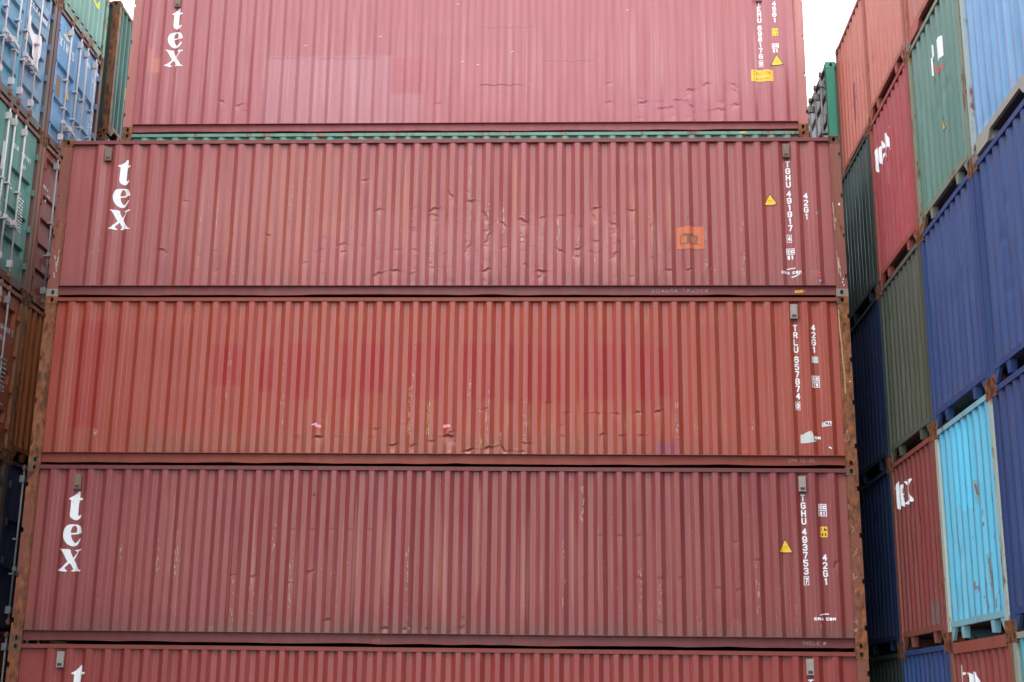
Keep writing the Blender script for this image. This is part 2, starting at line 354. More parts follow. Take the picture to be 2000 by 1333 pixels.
# ------------------------------------------------------------------ container pieces shared by all
L40, W8 = 12.192, 2.438
def rough_side(H):                # plain corrugated long side (coarse), y = 0 face
    def f():
        p = .2785; xs = [.17]
        for k in range(42):
            c = .40 + k * p; xs += [c - .104, c - .036, c + .036, c + .104 - .0003]
        xs.append(12.02); ds = [.048]
        for k in range(42): ds += [.048, .012, .012, .048]
        ds.append(.048)
        X, Z = np.meshgrid(xs, (.17, H - .08)); Y = np.tile(np.array(ds), (2, 1)); return grid_mesh('side_panel', X, Y, Z, smooth=False)
    return cached(('side', round(H, 3)), f)
def sheet(name, x0, x1, y0, y1, z0, z1): return cached((name, x0, x1, y0, y1, round(z0, 3), round(z1, 3)), lambda: MB().box(x0, x1, y0, y1, z0, z1).mesh(name))
def end_corr(H, seed=0, pitch=.243, n=9, depth=.052, z0=.235):
    """corrugated end wall in the plane x = 0"""
    def f():
        rs = np.random.RandomState(seed); ys = [.110]; ds = [depth + .012]; c0 = W8 / 2 - pitch * (n - 1) / 2
        for k in range(n):
            c = c0 + k * pitch
            for dy, d in ((-.098, depth + .012), (-.09, depth + .006), (-.045, .018), (-.036, .012), (0, .011), (.036, .012), (.045, .018), (.09, depth + .006), (.098, depth + .012)):
                ys.append(c + dy); ds.append(d)
        ys.append(W8 - .110); ds.append(depth + .012); zs = np.linspace(z0, H - .085, 46); Y, Z = np.meshgrid(ys, zs); X = np.tile(np.array(ds), (len(zs), 1))
        for k in range(9):
            cy, cz = rs.uniform(.3, 2.1), rs.uniform(z0, H * .8); X = X + rs.uniform(.002, .014) * np.exp(-((Y - cy) / rs.uniform(.06, .2)) ** 2 - ((Z - cz) / rs.uniform(.05, .25)) ** 2)
        m_ = abs(Y - np.round((Y - c0) / pitch) * pitch - c0); rid = np.exp(-((m_ - .04) / .02) ** 2) * .8
        return grid_mesh('end_panel', X, Y[:, ::-1] * 0 + Y, Z, {'ridge': rid, 'dent': rid * 0, 'tint': np.zeros(X.shape + (4,))})
    return cached(('endc', round(H, 3), seed, z0), f)
def end_surf(pitch=.243, n=9, depth=.052):
    c0 = W8 / 2 - pitch * (n - 1) / 2
    def s(y):
        m_ = np.abs(y - c0 - np.clip(np.round((y - c0) / pitch), 0, n - 1) * pitch); return .012 + depth * np.clip((m_ - .036) / .058, 0, 1)
    return s
def corner_posts(H, root, mat, notches=True, wy=.15):
    def fn(mir):
        b = MB(); z0, z1 = .118, H - .118; cuts = [] if not notches else [H * .12, H * .37, H * .62, H * .88]
        zz = z0
        for c in cuts:
            b.box(0.004, .158, .004, wy, zz, c - .035); b.box(.034, .158, .004, wy, c - .035, c + .035); zz = c + .035
        b.box(.004, .158, .004, wy, zz, z1)
        # inner return of the post with a step
        b.box(.158, .172, .02, .15, z0, z1)
        return b.mesh('corner_post')
    me = cached(('post', round(H, 3), notches, wy), lambda: fn(0))
    out = []
    for sx, sy, x, y in ((1, 1, 0, 0), (-1, 1, L40, 0), (1, -1, 0, W8), (-1, -1, L40, W8)):
        out.append(part('corner_post', me, mat, root, (x, y, 0), scale=(sx, sy, 1)))
    return out
def castings(H, root, mat, pale=()):
    me = cached('cast', casting_mesh); k = 0
    for zt in (0, 1):
        for sx, sy, x, y in ((1, 1, 0, 0), (-1, 1, L40, 0), (1, -1, 0, W8), (-1, -1, L40, W8)):
            part('corner_casting', me, CASTP if k in pale else mat, root, (x, y, H if zt else 0), scale=(sx, sy, -1 if zt else 1)); k += 1
def root_of(label, loc, rz, cat='shipping container', group=None):
    r = bpy.data.objects.new('shipping_container', None); COL.objects.link(r); r.location = loc; r.rotation_euler = (0, 0, rz)
    r.empty_display_size = .3; r['label'] = label; r['category'] = cat
    if group: r['group'] = group
    return r
DARKIN = plain('container_underside', (.07, .055, .045), .8, .5)
PLY = plain('roof_steel', (.2, .1, .09), .7, .4)

# ------------------------------------------------------------------ detailed long-side container (front and rear rows)
def long_container(label, loc, H, phase, pmat, railmat, postmat, dents, tints, seed, detail=True, wav=.004, castpale=(), group=None, depth=.046, chipz=None, row=.0165):
    root = root_of(label, loc, 0, group=group or 'containers seen side on in the middle'); rs = np.random.RandomState(seed); p = .2785
    z0, z1 = .176, H - .079
    k0 = math.ceil((.345 - phase) / p); k1 = math.floor((11.86 - phase) / p)
    def base(x):
        k = np.clip(np.round((x - phase) / p), k0, k1); m_ = np.abs(x - phase - k * p)
        return .012 + depth * np.clip((m_ - .034) / .066, 0, 1), m_
    # random small wobbles
    wob = [(rs.uniform(.3, 11.9), rs.uniform(z0, z1), rs.uniform(.15, .9), rs.uniform(.1, .5), rs.uniform(-1, 1) * wav) for _ in range(26)]
    def surf(x, z, full=False):
        x = np.asarray(x, float); z = np.asarray(z, float)
        edge = np.clip((z - z0) / .05, 0, 1) * np.clip((z1 - z) / .05, 0, 1)
        shift = np.zeros_like(x); y = np.zeros_like(x); dm = np.zeros_like(x)
        for (cx, cz, rx, rz, a) in wob: y = y + a * np.exp(-((x - cx) / rx) ** 2 - ((z - cz) / rz) ** 2)
        for (cx, cz, ang, ln, dz, a) in dents:
            # a crumpled fold: sharp crease line, pushed in on one side, fading away on the other
            ca, sa = math.cos(ang), math.sin(ang); s_ = (x - cx) * ca + (z - cz) * sa; n_ = -(x - cx) * sa + (z - cz) * ca
            h_ = (cx * 12.9 + cz * 7.7) % 1.0
            n_ = n_ + .010 * np.sin(s_ * (38 + 30 * h_) + 9 * h_) + .25 * h_ * np.abs(s_) - .004
            along = np.clip(1 - np.abs(s_ / (ln * 1.25)) ** (1.3 + h_), 0, 1)
            up = np.exp(-np.clip(n_, 0, None) / .010); dn = np.exp(np.clip(n_, None, 0) / dz)
            y = y + .62 * a * along * np.where(n_ < 0, dn, up) - .22 * a * along * np.exp(-((n_ - .020) / .012) ** 2)
            dm = np.maximum(dm, np.exp(-(s_ / ln) ** 2 - (n_ / .022) ** 2) * min(1, abs(a) / .02))
        b, m_ = base(x + shift); y = np.clip(y * edge, -.012, .06)
        # pushed-in metal flattens the ribs
        fl = np.clip(1 - y / .05, .25, 1)
        out = .012 + (b - .012) * fl + y
        return (out, m_, dm) if full else out
    xs = [.160, .19, .25]
    for k in range(k0, k1 + 1):
        c = phase + k * p
        xs += [c - .128, c - .106, c - .1015, c - .096, c - .082, c - .066, c - .052, c - .038, c - .033, c - .029, c - .010, c + .010, c + .029, c + .033, c + .038, c + .052, c + .066, c + .082, c + .096, c + .1015, c + .106, c + .128]
    xs += [11.95, 12.0, 12.032]; xs = np.array(sorted(set(round(v, 4) for v in xs if .16 <= v <= 12.032)))
    zs = np.linspace(z0, z1, max(30, int((z1 - z0) / row)) if detail else 14); X, Z = np.meshgrid(xs, zs)
    Y, m_, dm = surf(X, Z, True)
    # seams of the vertical panel joints and a fold next to each post
    Y = Y - .006 * np.exp(-((X - .205) / .012) ** 2) - .006 * np.exp(-((X - 11.985) / .012) ** 2)
    ridge = np.exp(-((m_ - .036) / .010) ** 2) * .9 + .25 * (m_ < .036)
    hz = np.clip((z0 + 1.5 - Z) / 1.3, 0.15, 1); ridge = ridge * hz
    T = np.zeros(X.shape + (4,))
    for (fn, col, a) in tints:
        mk = np.clip(fn(X, Z), 0, 1) * a; al = T[..., 3]; na = al + mk * (1 - al)
        for c in range(3): T[..., c] = np.where(na > 1e-4, (T[..., c] * al * (1 - mk) + col[c] * mk) / np.maximum(1e-4, al * (1 - mk) + mk), col[c])
        T[..., 3] = al * (1 - mk) + mk
    part('side_panel', grid_mesh('side_panel', X, Y, Z, {'ridge': ridge, 'dent': dm, 'tint': T}), pmat, root)
    # top rail, bottom rail: folded sections with slightly bent lower edges
    def rail(prof, sag, name):
        xr = np.linspace(.178, 12.014, 150); off = np.interp(xr, np.linspace(0, 12.2, 26), rs.uniform(-1, 1, 26)) * sag
        off += np.interp(xr, np.linspace(0, 12.2, 70), rs.uniform(-1, 1, 70)) * sag * .35
        P = prof + [prof[0]]; Xr = np.tile(xr[None, :], (len(P), 1)); Yr = np.array([[q[0]] * len(xr) for q in P]); Zr = np.array([[q[1]] * len(xr) for q in P]) + np.array([[q[2]] for q in P]) * off[None, :]
        return grid_mesh(name, Xr[::-1], Yr[::-1], Zr[::-1], smooth=False)
    part('top_rail', rail([(.003, H - .078, 0), (.003, H - .021, 0), (.066, H - .021, 0), (.066, H - .078, 0)], 0, 'top_rail'), railmat, root)
    part('bottom_rail', rail([(.004, .168, 0), (.004, .1755, 0), (.07, .1755, 0), (.07, .030, .5), (.028, .030, 1), (.028, .038, 1), (.052, .040, .6), (.052, .168, 0)], .010, 'bottom_rail'), railmat, root)
    corner_posts(H, root, postmat); castings(H, root, CASTM, castpale)
    o = part('side_panel', rough_side(H), pmat, root, (0, W8, 0), scale=(1, -1, 1))
    part('top_rail', sheet('top_rail', .178, 12.014, W8 - .06, W8 - .003, H - .078, H - .021), railmat, root)
    part('bottom_rail', sheet('bottom_rail', .178, 12.014, W8 - .055, W8 - .004, .03, .17), railmat, root)
    for x in (0.02, L40 - .05): part('end_panel', sheet('end_panel', 0, .03, .16, W8 - .16, .17, H - .08), railmat, root, (x, 0, 0))
    part('roof_panel', sheet('roof_panel', .02, L40 - .02, .07, W8 - .07, H - .035, H - .024), railmat, root)
    part('floor_panel', sheet('floor_panel', .03, L40 - .03, .07, W8 - .07, .10, .15), DARKIN, root)
    place = lambda off: (lambda u, v: (u, surf(u, v) - off, v))
    return root, place
def vent(root, x, z, mat=VENTG):
    b = MB().box(-.045, .045, -.010, .03, -.105, .105).box(-.052, .052, -.002, .03, -.112, .112); o = part('ventilator', cached('vent', lambda: b.mesh('ventilator')), mat, root, (x, 0, z))
    part('vent_slot', cached('vents', lambda: MB().box(-.032, .032, -.013, -.008, -.088, -.05).mesh('vent_slot')), VENTD, o)
def warn_tri(root, place, cx, zb, w=.21, h=.21, lines=True):
    P = lambda s: [(cx - w / 2 * s, zb + h * (1 - s) * .36), (cx + w / 2 * s, zb + h * (1 - s) * .36), (cx, zb + h * (1 - s) * .36 + h * s)]
    o = stamp('warning_sticker', poly_sdf(P(1)), place(.004), .012, BLACK, root); stamp('sticker_face', poly_sdf(P(.84)), place(.0055), .012, YELLOW, o)
    if lines: stamp('small_print', union([rect(cx - .035, cx + .035, zb + .085, zb + .093), rect(cx - .032, cx + .032, zb + .062, zb + .069)]), place(.0065), .007, DARKY, o)
def ic_mark(root, place, u, v, num, w=.118, boxed=False):
    """interchange mark: two small boxed cells with a number under them"""
    h = .10; sh = [frame(u, u + w, v, v + h, .010), rect(u + w * .40, u + w * .47, v, v + h), word('C', u + w * .54, v + .022, w * .34, h * .58, weight=.009), word('I', u + .012, v + .02, w * .25, h * .62, weight=.008), rect(u + w * .28, u + w * .32, v + .02, v + h - .02)]
    if boxed: sh += [frame(u, u + w, v - .078, v + .008, .010)]; sh.append(word(num, u + .022, v - .062, .032, .052, weight=.0075))
    else: sh.append(word(num, u + .012, v - .078, .040, .068, weight=.009))
    stamp('interchange_mark', union(sh), place(.004), .006, WHITE, root)
def id_number(root, place, u, v, txt, chk, w=.070, h=.1, gap=.0115, vs_=None):
    stamp('identification_number', word(txt, u, v, w, h, gap=gap, weight=.0098, vert=True), place(.004), .007, WHITE, root)
    if chk:
        uu, vv = vs_; stamp('check_digit', union([word(chk, uu + .014, vv + .022, .045, .085, weight=.009), frame(uu, uu + .073, vv, vv + .128, .008)]), place(.004), .006, WHITE, root)
def scratches(root, place, name, segs, mat=CHALKW, wd=.004):
    stamp(name, seg_sdf(segs, wd), place(.0045), .008, mat, root)
def flat_place(y, off=0):
    return lambda u, v: (u, np.full(np.shape(u), y - off), v)
def shape_box(x0, x1, z0_, z1_, s=.02): return lambda X, Z: np.clip((X - x0) / s + .5, 0, 1) * np.clip((x1 - X) / s + .5, 0, 1) * np.clip((Z - z0_) / s + .5, 0, 1) * np.clip((z1_ - Z) / s + .5, 0, 1)
def streaks(x0, x1, z0_, z1_, seed, dens=.5, soft=.3, crest=0):
    rs = np.random.RandomState(seed); n = int((x1 - x0) / .022) + 4; v = rs.rand(n); v = np.clip((v - (1 - dens)) / dens, 0, 1) ** 1.2
    top = z1_ - rs.rand(n) * (z1_ - z0_) * .55; bot = z0_ + rs.rand(n) * (z1_ - z0_) * .35
    def f(X, Z):
        t = (X - x0) / .022; a = np.interp(t, np.arange(n), v, 0, 0); tp = np.interp(t, np.arange(n), top); bt = np.interp(t, np.arange(n), bot)
        return a * np.clip((tp - Z) / soft, 0, 1) * np.clip((Z - bt) / soft + .4, 0, 1)
    return f
def fold_set(seed, n, zlo, zhi, amin, amax, xlo=.4, xhi=11.8, phase=0, lmin=.04, lmax=.10):
    rs = np.random.RandomState(seed); out = []
    for _ in range(n):
        k = round((rs.uniform(xlo, xhi) - phase) / .2785) ; x = phase + k * .2785 + rs.uniform(-.05, .05)
        big = rs.rand() < .22
        out.append((x, rs.uniform(zlo, zhi), rs.choice([rs.uniform(-.35, .35), rs.uniform(-1.2, 1.2)]), rs.uniform(lmin, lmax) * (1.7 if big else .8), rs.uniform(.015, .06) if not big else rs.uniform(.06, .3), rs.uniform(amin, amax) * (1.15 if big else .65)))
    return out

# ------------------------------------------------------------------ ground
gm = NT('asphalt'); c = gm.mix(gm.rng(gm.noise((.5, .5, .5), 5, .6), .3, .7), (.045, .045, .045, 1), (.09, .088, .083, 1)); gm.l(c, gm.b.inputs['Base Color']); gm.b.inputs['Roughness'].default_value = .85
gm.bump(gm.noise((60, 60, 60), 4), .4, .01)
g = part('ground', mesh_from('ground', [(-400, -400, 0), (400, -400, 0), (400, 400, 0), (-400, 400, 0)], [(0, 1, 2, 3)]), gm.m, None); g['kind'] = 'structure'

# ------------------------------------------------------------------ front stack
RED_A = (.278, .050, .048); RED_B = (.300, .044, .025); RED_C = (.198, .029, .031); RED_D = (.215, .028, .022); RED_T = (.315, .075, .083)
mA = paint('maroon_paint_scuffed', RED_A, (.35, .115, .11), .9, .75, .55, tint=True, rough=.37, spec=.55)
mB = paint('brick_red_paint', RED_B, (.345, .086, .06), .75, .55, .55, tint=True, rough=.37, spec=.55)
mC = paint('dark_maroon_paint', RED_C, (.29, .085, .078), .95, .7, .5, tint=True, rough=.37, spec=.55)
mD = paint('rust_red_paint', RED_D, (.31, .075, .065), .8, .6, .3, tint=True, rough=.37, spec=.55)
mT = paint('pinkish_maroon_paint', RED_T, (.40, .145, .155), .5, .65, .15, tint=True, rough=.37, spec=.55)
rA = paint('maroon_rail', (.19, .047, .046), (.22, .09, .085), .8, .4, rust=.25, spec=.25); rB = paint('brick_rail', (.22, .042, .026), (.25, .08, .055), .8, .4, rust=.3, spec=.25)
rC = paint('dark_maroon_rail', (.145, .036, .038), (.19, .075, .07), .8, .4, rust=.3, spec=.25); rD = paint('rust_red_rail', (.20, .042, .034), (.24, .08, .06), .8, .4, rust=.3, spec=.25)
rT = paint('pinkish_rail', (.24, .055, .062), (.30, .12, .12), .6, .5, rust=.1, spec=.3)
pA = paint('rusty_maroon_post', (.20, .055, .042), (.26, .13, .09), 1.3, .6, rust=.5, rough=.6, spec=.3)
pB = paint('very_rusty_post', (.21, .070, .040), (.27, .16, .10), 1.6, .7, rust=1.15, rough=.65, spec=.25)
pC = paint('rusty_dark_post', (.19, .050, .040), (.22, .10, .06), 1.4, .7, rust=.85, rough=.6, spec=.3)
pT = paint('pinkish_post', (.36, .11, .10), (.44, .22, .19), 1.0, .6, rust=.15)

ZA, ZB, ZC, ZD, H1 = 7.773, 5.182, 2.591, 0.0, 2.591
# A: scuffed, dented container on top of the front stack
phA = .9
dA = fold_set(3, 60, .25, 1.45, .005, .022, 5.4, 9.3, phA) + fold_set(8, 10, .3, 1.2, .008, .02, 1.5, 5.4, phA) + fold_set(4, 10, .25, .8, .008, .022, .9, 11, phA) + [
    (2.75, 1.05, -.2, .07, .06, .020), (4.15, .74, .25, .07, .05, .03), (4.55, .72, .1, .05, .05, .02), (5.05, 1.40, .25, .09, .10, .020), (5.95, 1.42, .25, .12, .12, .034), (6.2, 1.62, -1.0, .14, .06, .026),
    (6.55, 1.55, .1, .12, .22, .034), (6.72, 1.32, -1.05, .12, .08, .03), (6.95, 1.20, -.5, .10, .16, .036), (7.32, 1.22, -.5, .12, .13, .036), (7.65, 1.28, .15, .09, .12, .026), (8.0, 1.33, .35, .10, .12, .028), (8.45, 1.42, .1, .15, .12, .03), (8.95, 1.38, -.05, .12, .12, .024),
    (6.75, .42, .3, .14, .08, .032), (7.6, .40, 0, .16, .07, .04), (5.25, .42, .15, .24, .1, .034), (7.9, .72, -.6, .12, .1, .026), (8.3, .78, -.9, .12, .1, .028), (8.7, .66, .7, .1, .1, .022), (9.5, .42, 0, .09, .08, .022), (9.86, .43, 0, .09, .08, .026), (10.2, .45, 0, .08, .07, .022),
    (4.85, 1.9, .4, .07, .05, .02), (6.4, 1.75, -.9, .10, .05, .018), (11.6, .42, .2, .12, .07, .02), (3.35, 1.0, -.4, .05, .05, .03), (2.05, 1.55, -.3, .05, .06, .014)]
ORR = (.50, .20, .09)
tA = [(streaks(2.0, 9.6, .2, 2.5, 101, .16, .2), ORR, .75), (streaks(.2, 12, 2.1, 2.52, 102, .25, .2), (.34, .12, .05), .5), (streaks(5.5, 11.5, .18, .5, 103, .4, .1), (.13, .07, .05), .6), (streaks(.3, 12, .2, 2.5, 71, .45, .6), (.36, .14, .10), .45), (streaks(2.6, 5.4, .2, 2.6, 72, .6, .7), (.42, .15, .08), .6), (streaks(5.5, 9.4, .2, 1.5, 73, .5, .3), (.46, .22, .20), .55), (streaks(.3, 11.9, .2, 1.2, 74, .3, .2), (.15, .05, .045), .5), (shape_box(4.077, 4.474, .604, .962), (.25, .05, .10), .45), (shape_box(4.0, 8.9, .2, 1.25, .5), (.36, .11, .13), .28), (shape_box(3.2, 4.6, .18, 2.5, .6), (.38, .12, .08), .30), (shape_box(8.6, 9.3, .25, .6, .2), (.33, .12, .06), .3)]
A, plA = long_container('maroon container with badly crumpled side and square orange sticker, topmost of the front stack', (0, 0, ZA), H1, phA, mA, rA, pA, dA, tA, 11, castpale=(0,1), wav=.006, row=.0125)
vent(A, .755, 2.34); vent(A, 11.36, 2.35)
for sh_ in brand_letters(1.03, 2.051): stamp('letter', sh_, plA(.0045), .010, WHITE, A)
warn_tri(A, plA, 11.092, 1.462)
id_number(A, plA, 11.345, 2.192, 'TGHU 491917', '4', vs_=(11.322, .862))
stamp('size_type_code', word('42G1', 11.60, 1.672, .070, .1, gap=.0115, weight=.0098, vert=True), plA(.004), .007, WHITE, A)
ic_mark(A, plA, 11.306, .668, '81')
def cma(root, u, v, s=1.0, arcs=2, mat=WHITE, pl=None, txt='CMA CGM'):
    sh = [word(txt, u, v, .040 * s, .045 * s, gap=.006, weight=.0068)]
    a = [(u + .09 + .03 * k, v + .075 + .018 * math.sin(k * .5), u + .12 + .03 * k, v + .075 + .018 * math.sin((k + 1) * .5)) for k in range(4)]
    b = [(u + .16 + .028 * k, v - .045 + .006 * k * k * .45, u + .188 + .028 * k, v - .045 + .006 * (k + 1) ** 2 * .45) for k in range(4)]
    sh.append(seg_sdf(a, .0075))
    if arcs == 2: sh.append(seg_sdf(b, .009))
    stamp('company_logo', union(sh), pl(.004), .006, mat, root)
cma(A, 11.212, .358, pl=plA)
o = stamp('orange_sticker', poly_sdf([(9.65, .765), (9.80, .755), (9.92, .765), (10.06, .755), (10.065, 1.115), (9.86, 1.125), (9.66, 1.112)]), plA(.004), .014, ORANGE, A, label='square orange placard with a worn dark box drawing')
stamp('placard_drawing', union([frame(9.70, 9.975, .835, .985, .017), rect(9.76, 9.90, .985, 1.005), rect(9.80, 9.86, .86, .96), rect(9.92, 9.95, .86, .96), rect(9.99, 10.02, .82, .832)]), plA(.0055), .010, worn('dark_placard_print', (.16, .075, .055), (.50, .14, .06), .9), o)
for z_, mt in ((.368, RED), (.312, RED), (.247, BLUE), (1.328, GREEN)): stamp('tape_mark', rect(11.772, 11.802, z_ - .016, z_ + .016), plA(.005), .012, mt, A)
stamp('yellow_tag', poly_sdf([(11.405, .064), (11.53, .070), (11.53, .112), (11.405, .104)]), flat_place(.052, .003), .02, YELLOW, A); stamp('red_tag', rect(11.536, 11.57, .074, .108), flat_place(.052, .003), .02, RED, A)
stamp('tag_writing', word('CHPO', 11.425, .077, .018, .022, weight=.003), flat_place(.052, .0045), .004, DARKY, A)
stamp('chalk_writing', word('GDANSK TRADER', 9.262, .062, .048, .062, gap=.021, weight=.0042, jitter=.004), flat_place(.052, .003), .007, CHALK, A)
scratches(A, flat_place, 'post_scratches', [], ) if False else None
pf = lambda off: flat_place(.004, off)
stamp('scratches', seg_sdf([(12.03, 1.50, 12.045, 1.05), (12.06, 1.25, 12.065, 1.18), (12.05, .72, 12.07, .35), (12.075, .60, 12.08, .45), (12.09, .47, 12.095, .3)], .0065), pf(.003), .007, CHALKW, A)
stamp('scratches', seg_sdf([(.10, .55, .12, .40), (.07, .66, .085, .60), (.13, .75, .125, .5), (.085, .38, .10, .30)], .010), pf(.003), .007, CHALKW, A)
stamp('post_sticker', poly_sdf([(12.11, 1.45), (12.145, 1.45), (12.127, 1.50)]), pf(.003), .008, WHITE, A)
stamp('post_writing', union([word('1', 12.105, .20, .02, .035, weight=.005), word('1', 12.115, .25, .02, .035, weight=.005), word('7', 12.12, .155, .02, .03, weight=.004)]), pf(.003), .005, WHITE, A)
# vertical scrapes on the ribs
def scrapes(root, pl, lst, seed, mat=CHALKW):
    rs = random.Random(seed); segs = []
    for (x, z0_, z1_, n) in lst:
        for _ in range(int(n * 1.8)):
            a = rs.uniform(z0_, z1_); b = a + rs.uniform(.015, .09); u = x + rs.uniform(-.022, .022); segs.append((u, a, u + rs.uniform(-.006, .006), min(b, z1_)))
    stamp('scrape_marks', seg_sdf(segs, .0042), pl(.0045), .0065, mat, root)
rib = lambda ph, k: ph + k * .2785
scrapes(A, plA, [(rib(phA, 15), 1.1, 1.6, 5), (rib(phA, 20) + .02, 1.0, 2.1, 9), (rib(phA, 21) + .03, .9, 1.5, 7), (rib(phA, 22) - .03, 1.0, 1.5, 9), (rib(phA, 23), .7, 1.35, 7), (rib(phA, 24), .9, 1.3, 4), (rib(phA, 25) - .02, .7, 1.35, 6), (rib(phA, 26) + .02, .4, 1.0, 5), (rib(phA, 27), .5, 1.1, 5), (rib(phA, 10) + .02, 1.2, 1.9, 4), (rib(phA, 11), .9, 2.0, 4), (rib(phA, 18), .4, 1.2, 5), (rib(phA, 33), .4, 1.3, 5), (rib(phA, 35), .3, 1.2, 4), (rib(phA, 5), .9, 1.6, 3), (rib(phA, 6), 1.0, 1.5, 3)], 5)

rs_ = random.Random(12); sg = []
for _ in range(150):
    u_, v_ = rs_.gauss(7.3, 1.3), rs_.uniform(.22, 1.45); a_ = rs_.choice((rs_.uniform(-.5, .5), 1.57 + rs_.uniform(-.25, .25))); l_ = rs_.uniform(.012, .06); sg.append((u_, v_, u_ + math.cos(a_) * l_, v_ + math.sin(a_) * l_))
sg = [q for q in sg if .4 < q[0] < 11.7]
stamp('scratches', seg_sdf(sg[::2], .0038), plA(.004), .0075, CHALKW, A); stamp('scratches', seg_sdf(sg[1::2], .0045), plA(.004), .0075, worn('rusty_scratch', (.16, .06, .04), (.36, .16, .08), .9), A)
# B: brick red container with ghost letters
phB = .402
dB = fold_set(13, 10, .2, .6, .006, .02, 4, 9, phB) + [(3.62, .42, 0, .06, .10, .012), (3.95, .42, 0, .06, .12, .022), (4.31, .42, 0, .07, .12, .024), (4.70, .42, 0, .07, .1, .016), (5.05, .42, 0, .07, .1, .018), (5.42, .30, .1, .10, .12, .034), (5.78, .30, 0, .10, .12, .028),
    (6.20, .44, .05, .13, .16, .055), (6.32, .36, -1.1, .10, .08, .045), (6.72, .84, .15, .08, .08, .030), (6.55, .17 + .06, .25, .14, .07, .05), (6.90, .28, .2, .14, .10, .052), (7.05, .24, -.9, .10, .06, .045), (7.25, .21, -.1, .14, .05, .05), (7.42, .33, 0, .10, .06, .032),
    (7.72, .95, .1, .05, .10, .016), (8.0, .80, 0, .06, .06, .026), (8.35, .80, .1, .10, .10, .040), (8.66, .79, -.1, .09, .07, .034), (9.02, .80, .1, .08, .12, .026), (9.34, .83, .25, .09, .08, .030), (8.53, .47, 0, .07, .06, .028), (8.82, .46, 0, .07, .06, .030), (9.12, .46, 0, .07, .06, .030),
    (5.55, .62, .1, .08, .12, .022), (5.20, .55, .2, .08, .2, .02), (10.6, .62, .1, .12, .05, .008), (11.05, .30, 1.2, .14, .05, .02), (6.0, .36, .1, .09, .08, .02)]
gh = [(streaks(.2, 12, 2.1, 2.52, 104, .3, .2), (.42, .20, .07), .55), (streaks(3, 11, .18, 1.3, 105, .14, .2), (.45, .22, .10), .6), (streaks(.3, 12, .2, 2.5, 75, .4, .6), (.38, .12, .07), .4), (streaks(.3, 12, .18, .9, 76, .4, .3), (.20, .07, .04), .5)]
for (x0, x1, t, b_) in ((4.55, 4.72, 1.86, 1.0), (4.90, 5.25, 1.86, 1.1), (5.62, 5.86, 1.86, 1.0), (5.95, 6.12, 1.86, 1.0), (6.40, 6.62, 1.86, 1.0), (6.72, 6.90, 1.86, 1.0), (7.38, 7.46, 1.86, .95), (7.56, 7.75, 1.80, .95), (7.84, 7.95, 1.86, .95), (8.18, 8.28, 1.86, 1.0), (8.40, 8.68, 1.86, 1.0), (8.78, 8.84, 1.86, 1.0), (9.02, 9.24, 1.84, 1.0), (9.32, 9.52, 1.80, 1.05), (2.62, 3.1, 1.84, 1.2), (3.35, 3.6, 1.8, 1.1), (3.8, 4.2, 1.86, 1.0), (.58, .98, 2.2, .55), (7.1, 7.2, 1.84, .95)):
    gh.append((shape_box(x0 - .01, x1 + .01, b_, t, .06), (.29, .022, .022), .80))
gh += [(shape_box(3.4, 9.6, .95, 1.9, .25), (.31, .045, .05), .10), (shape_box(9.311, 9.583, .18, .372), (.21, .045, .085), .7), (shape_box(1.5, 8.8, .176, .50, .22), (.24, .085, .045), .35)]
B, plB = long_container('brick red container with faint ghost letters, torn grey sticker and two pink tapes', (0, 0, ZB), H1, phB, mB, rB, pB, dB, gh, 12, row=.0125)
vent(B, 11.37, 2.35, VENTL)
id_number(B, plB, 11.35, 2.158, 'TRLU 657874', '0', vs_=(11.337, .852), h=.1)
stamp('size_type_code', word('42G1', 11.615, 2.160, .070, .1, gap=.0125, weight=.0098, vert=True), plB(.004), .007, WHITE, B)
stamp('grey_sticker', rect(11.607, 11.705, 1.567, 1.669), plB(.004), .012, GREYST, B)
ic_mark(B, plB, 11.592, 1.272, '70', boxed=True)
o = stamp('paper_label', poly_sdf([(11.71, .605), (11.84, .612), (11.845, .685), (11.715, .672)]), plB(.004), .010, WHITE, B); stamp('label_letters', word('CMA', 11.722, .618, .032, .052, gap=.008, weight=.0045), plB(.0055), .005, BLACK, o)
stamp('torn_sticker', poly_sdf([(11.39, .36), (11.50, .358), (11.60, .375), (11.64, .395), (11.58, .40), (11.575, .47), (11.555, .53), (11.535, .535), (11.47, .515), (11.44, .49), (11.395, .485)]), plB(.004), .010, GREYST, B, label='torn grey sticker half covering a logo')
stamp('company_logo', word('GM', 11.588, .415, .045, .045, gap=.006, weight=.0075), plB(.004), .006, WHITE, B)
stamp('small_label', poly_sdf([(11.785, .29), (11.825, .265), (11.833, .285), (11.792, .312)]), plB(.004), .008, WHITE, B)
stamp('pink_tape', poly_sdf([(4.235, .578), (4.34, .548), (4.345, .592), (4.25, .612)]), plB(.005), .01, PINK, B); stamp('grey_tape', poly_sdf([(4.185, .60), (4.28, .60), (4.275, .63), (4.20, .62)]), plB(.005), .01, GREYST, B)
stamp('pink_tape', rect(6.15, 6.262, .566, .612), plB(.005), .01, PINK, B)
stamp('chalk_writing', word('CMA 12-25', 11.205, .078, .034, .050, gap=.010, weight=.0035, jitter=.004), flat_place(.052, .003), .006, CHALK, B)
stamp('post_writing', union([seg_sdf([(12.045 + .042 * math.cos(t * .5), .435 + .055 * math.sin(t * .5), 12.045 + .042 * math.cos((t + 1) * .5), .435 + .055 * math.sin((t + 1) * .5)) for t in range(13)], .003), word('1', 12.03, .41, .02, .05, weight=.0035), word('K', 12.05, .51, .025, .05, weight=.003)]), pf(.003), .005, CHALKW, B)
stamp('post_sticker', rect(12.13, 12.155, 1.27, 1.285), pf(.003), .01, WHITE, B)
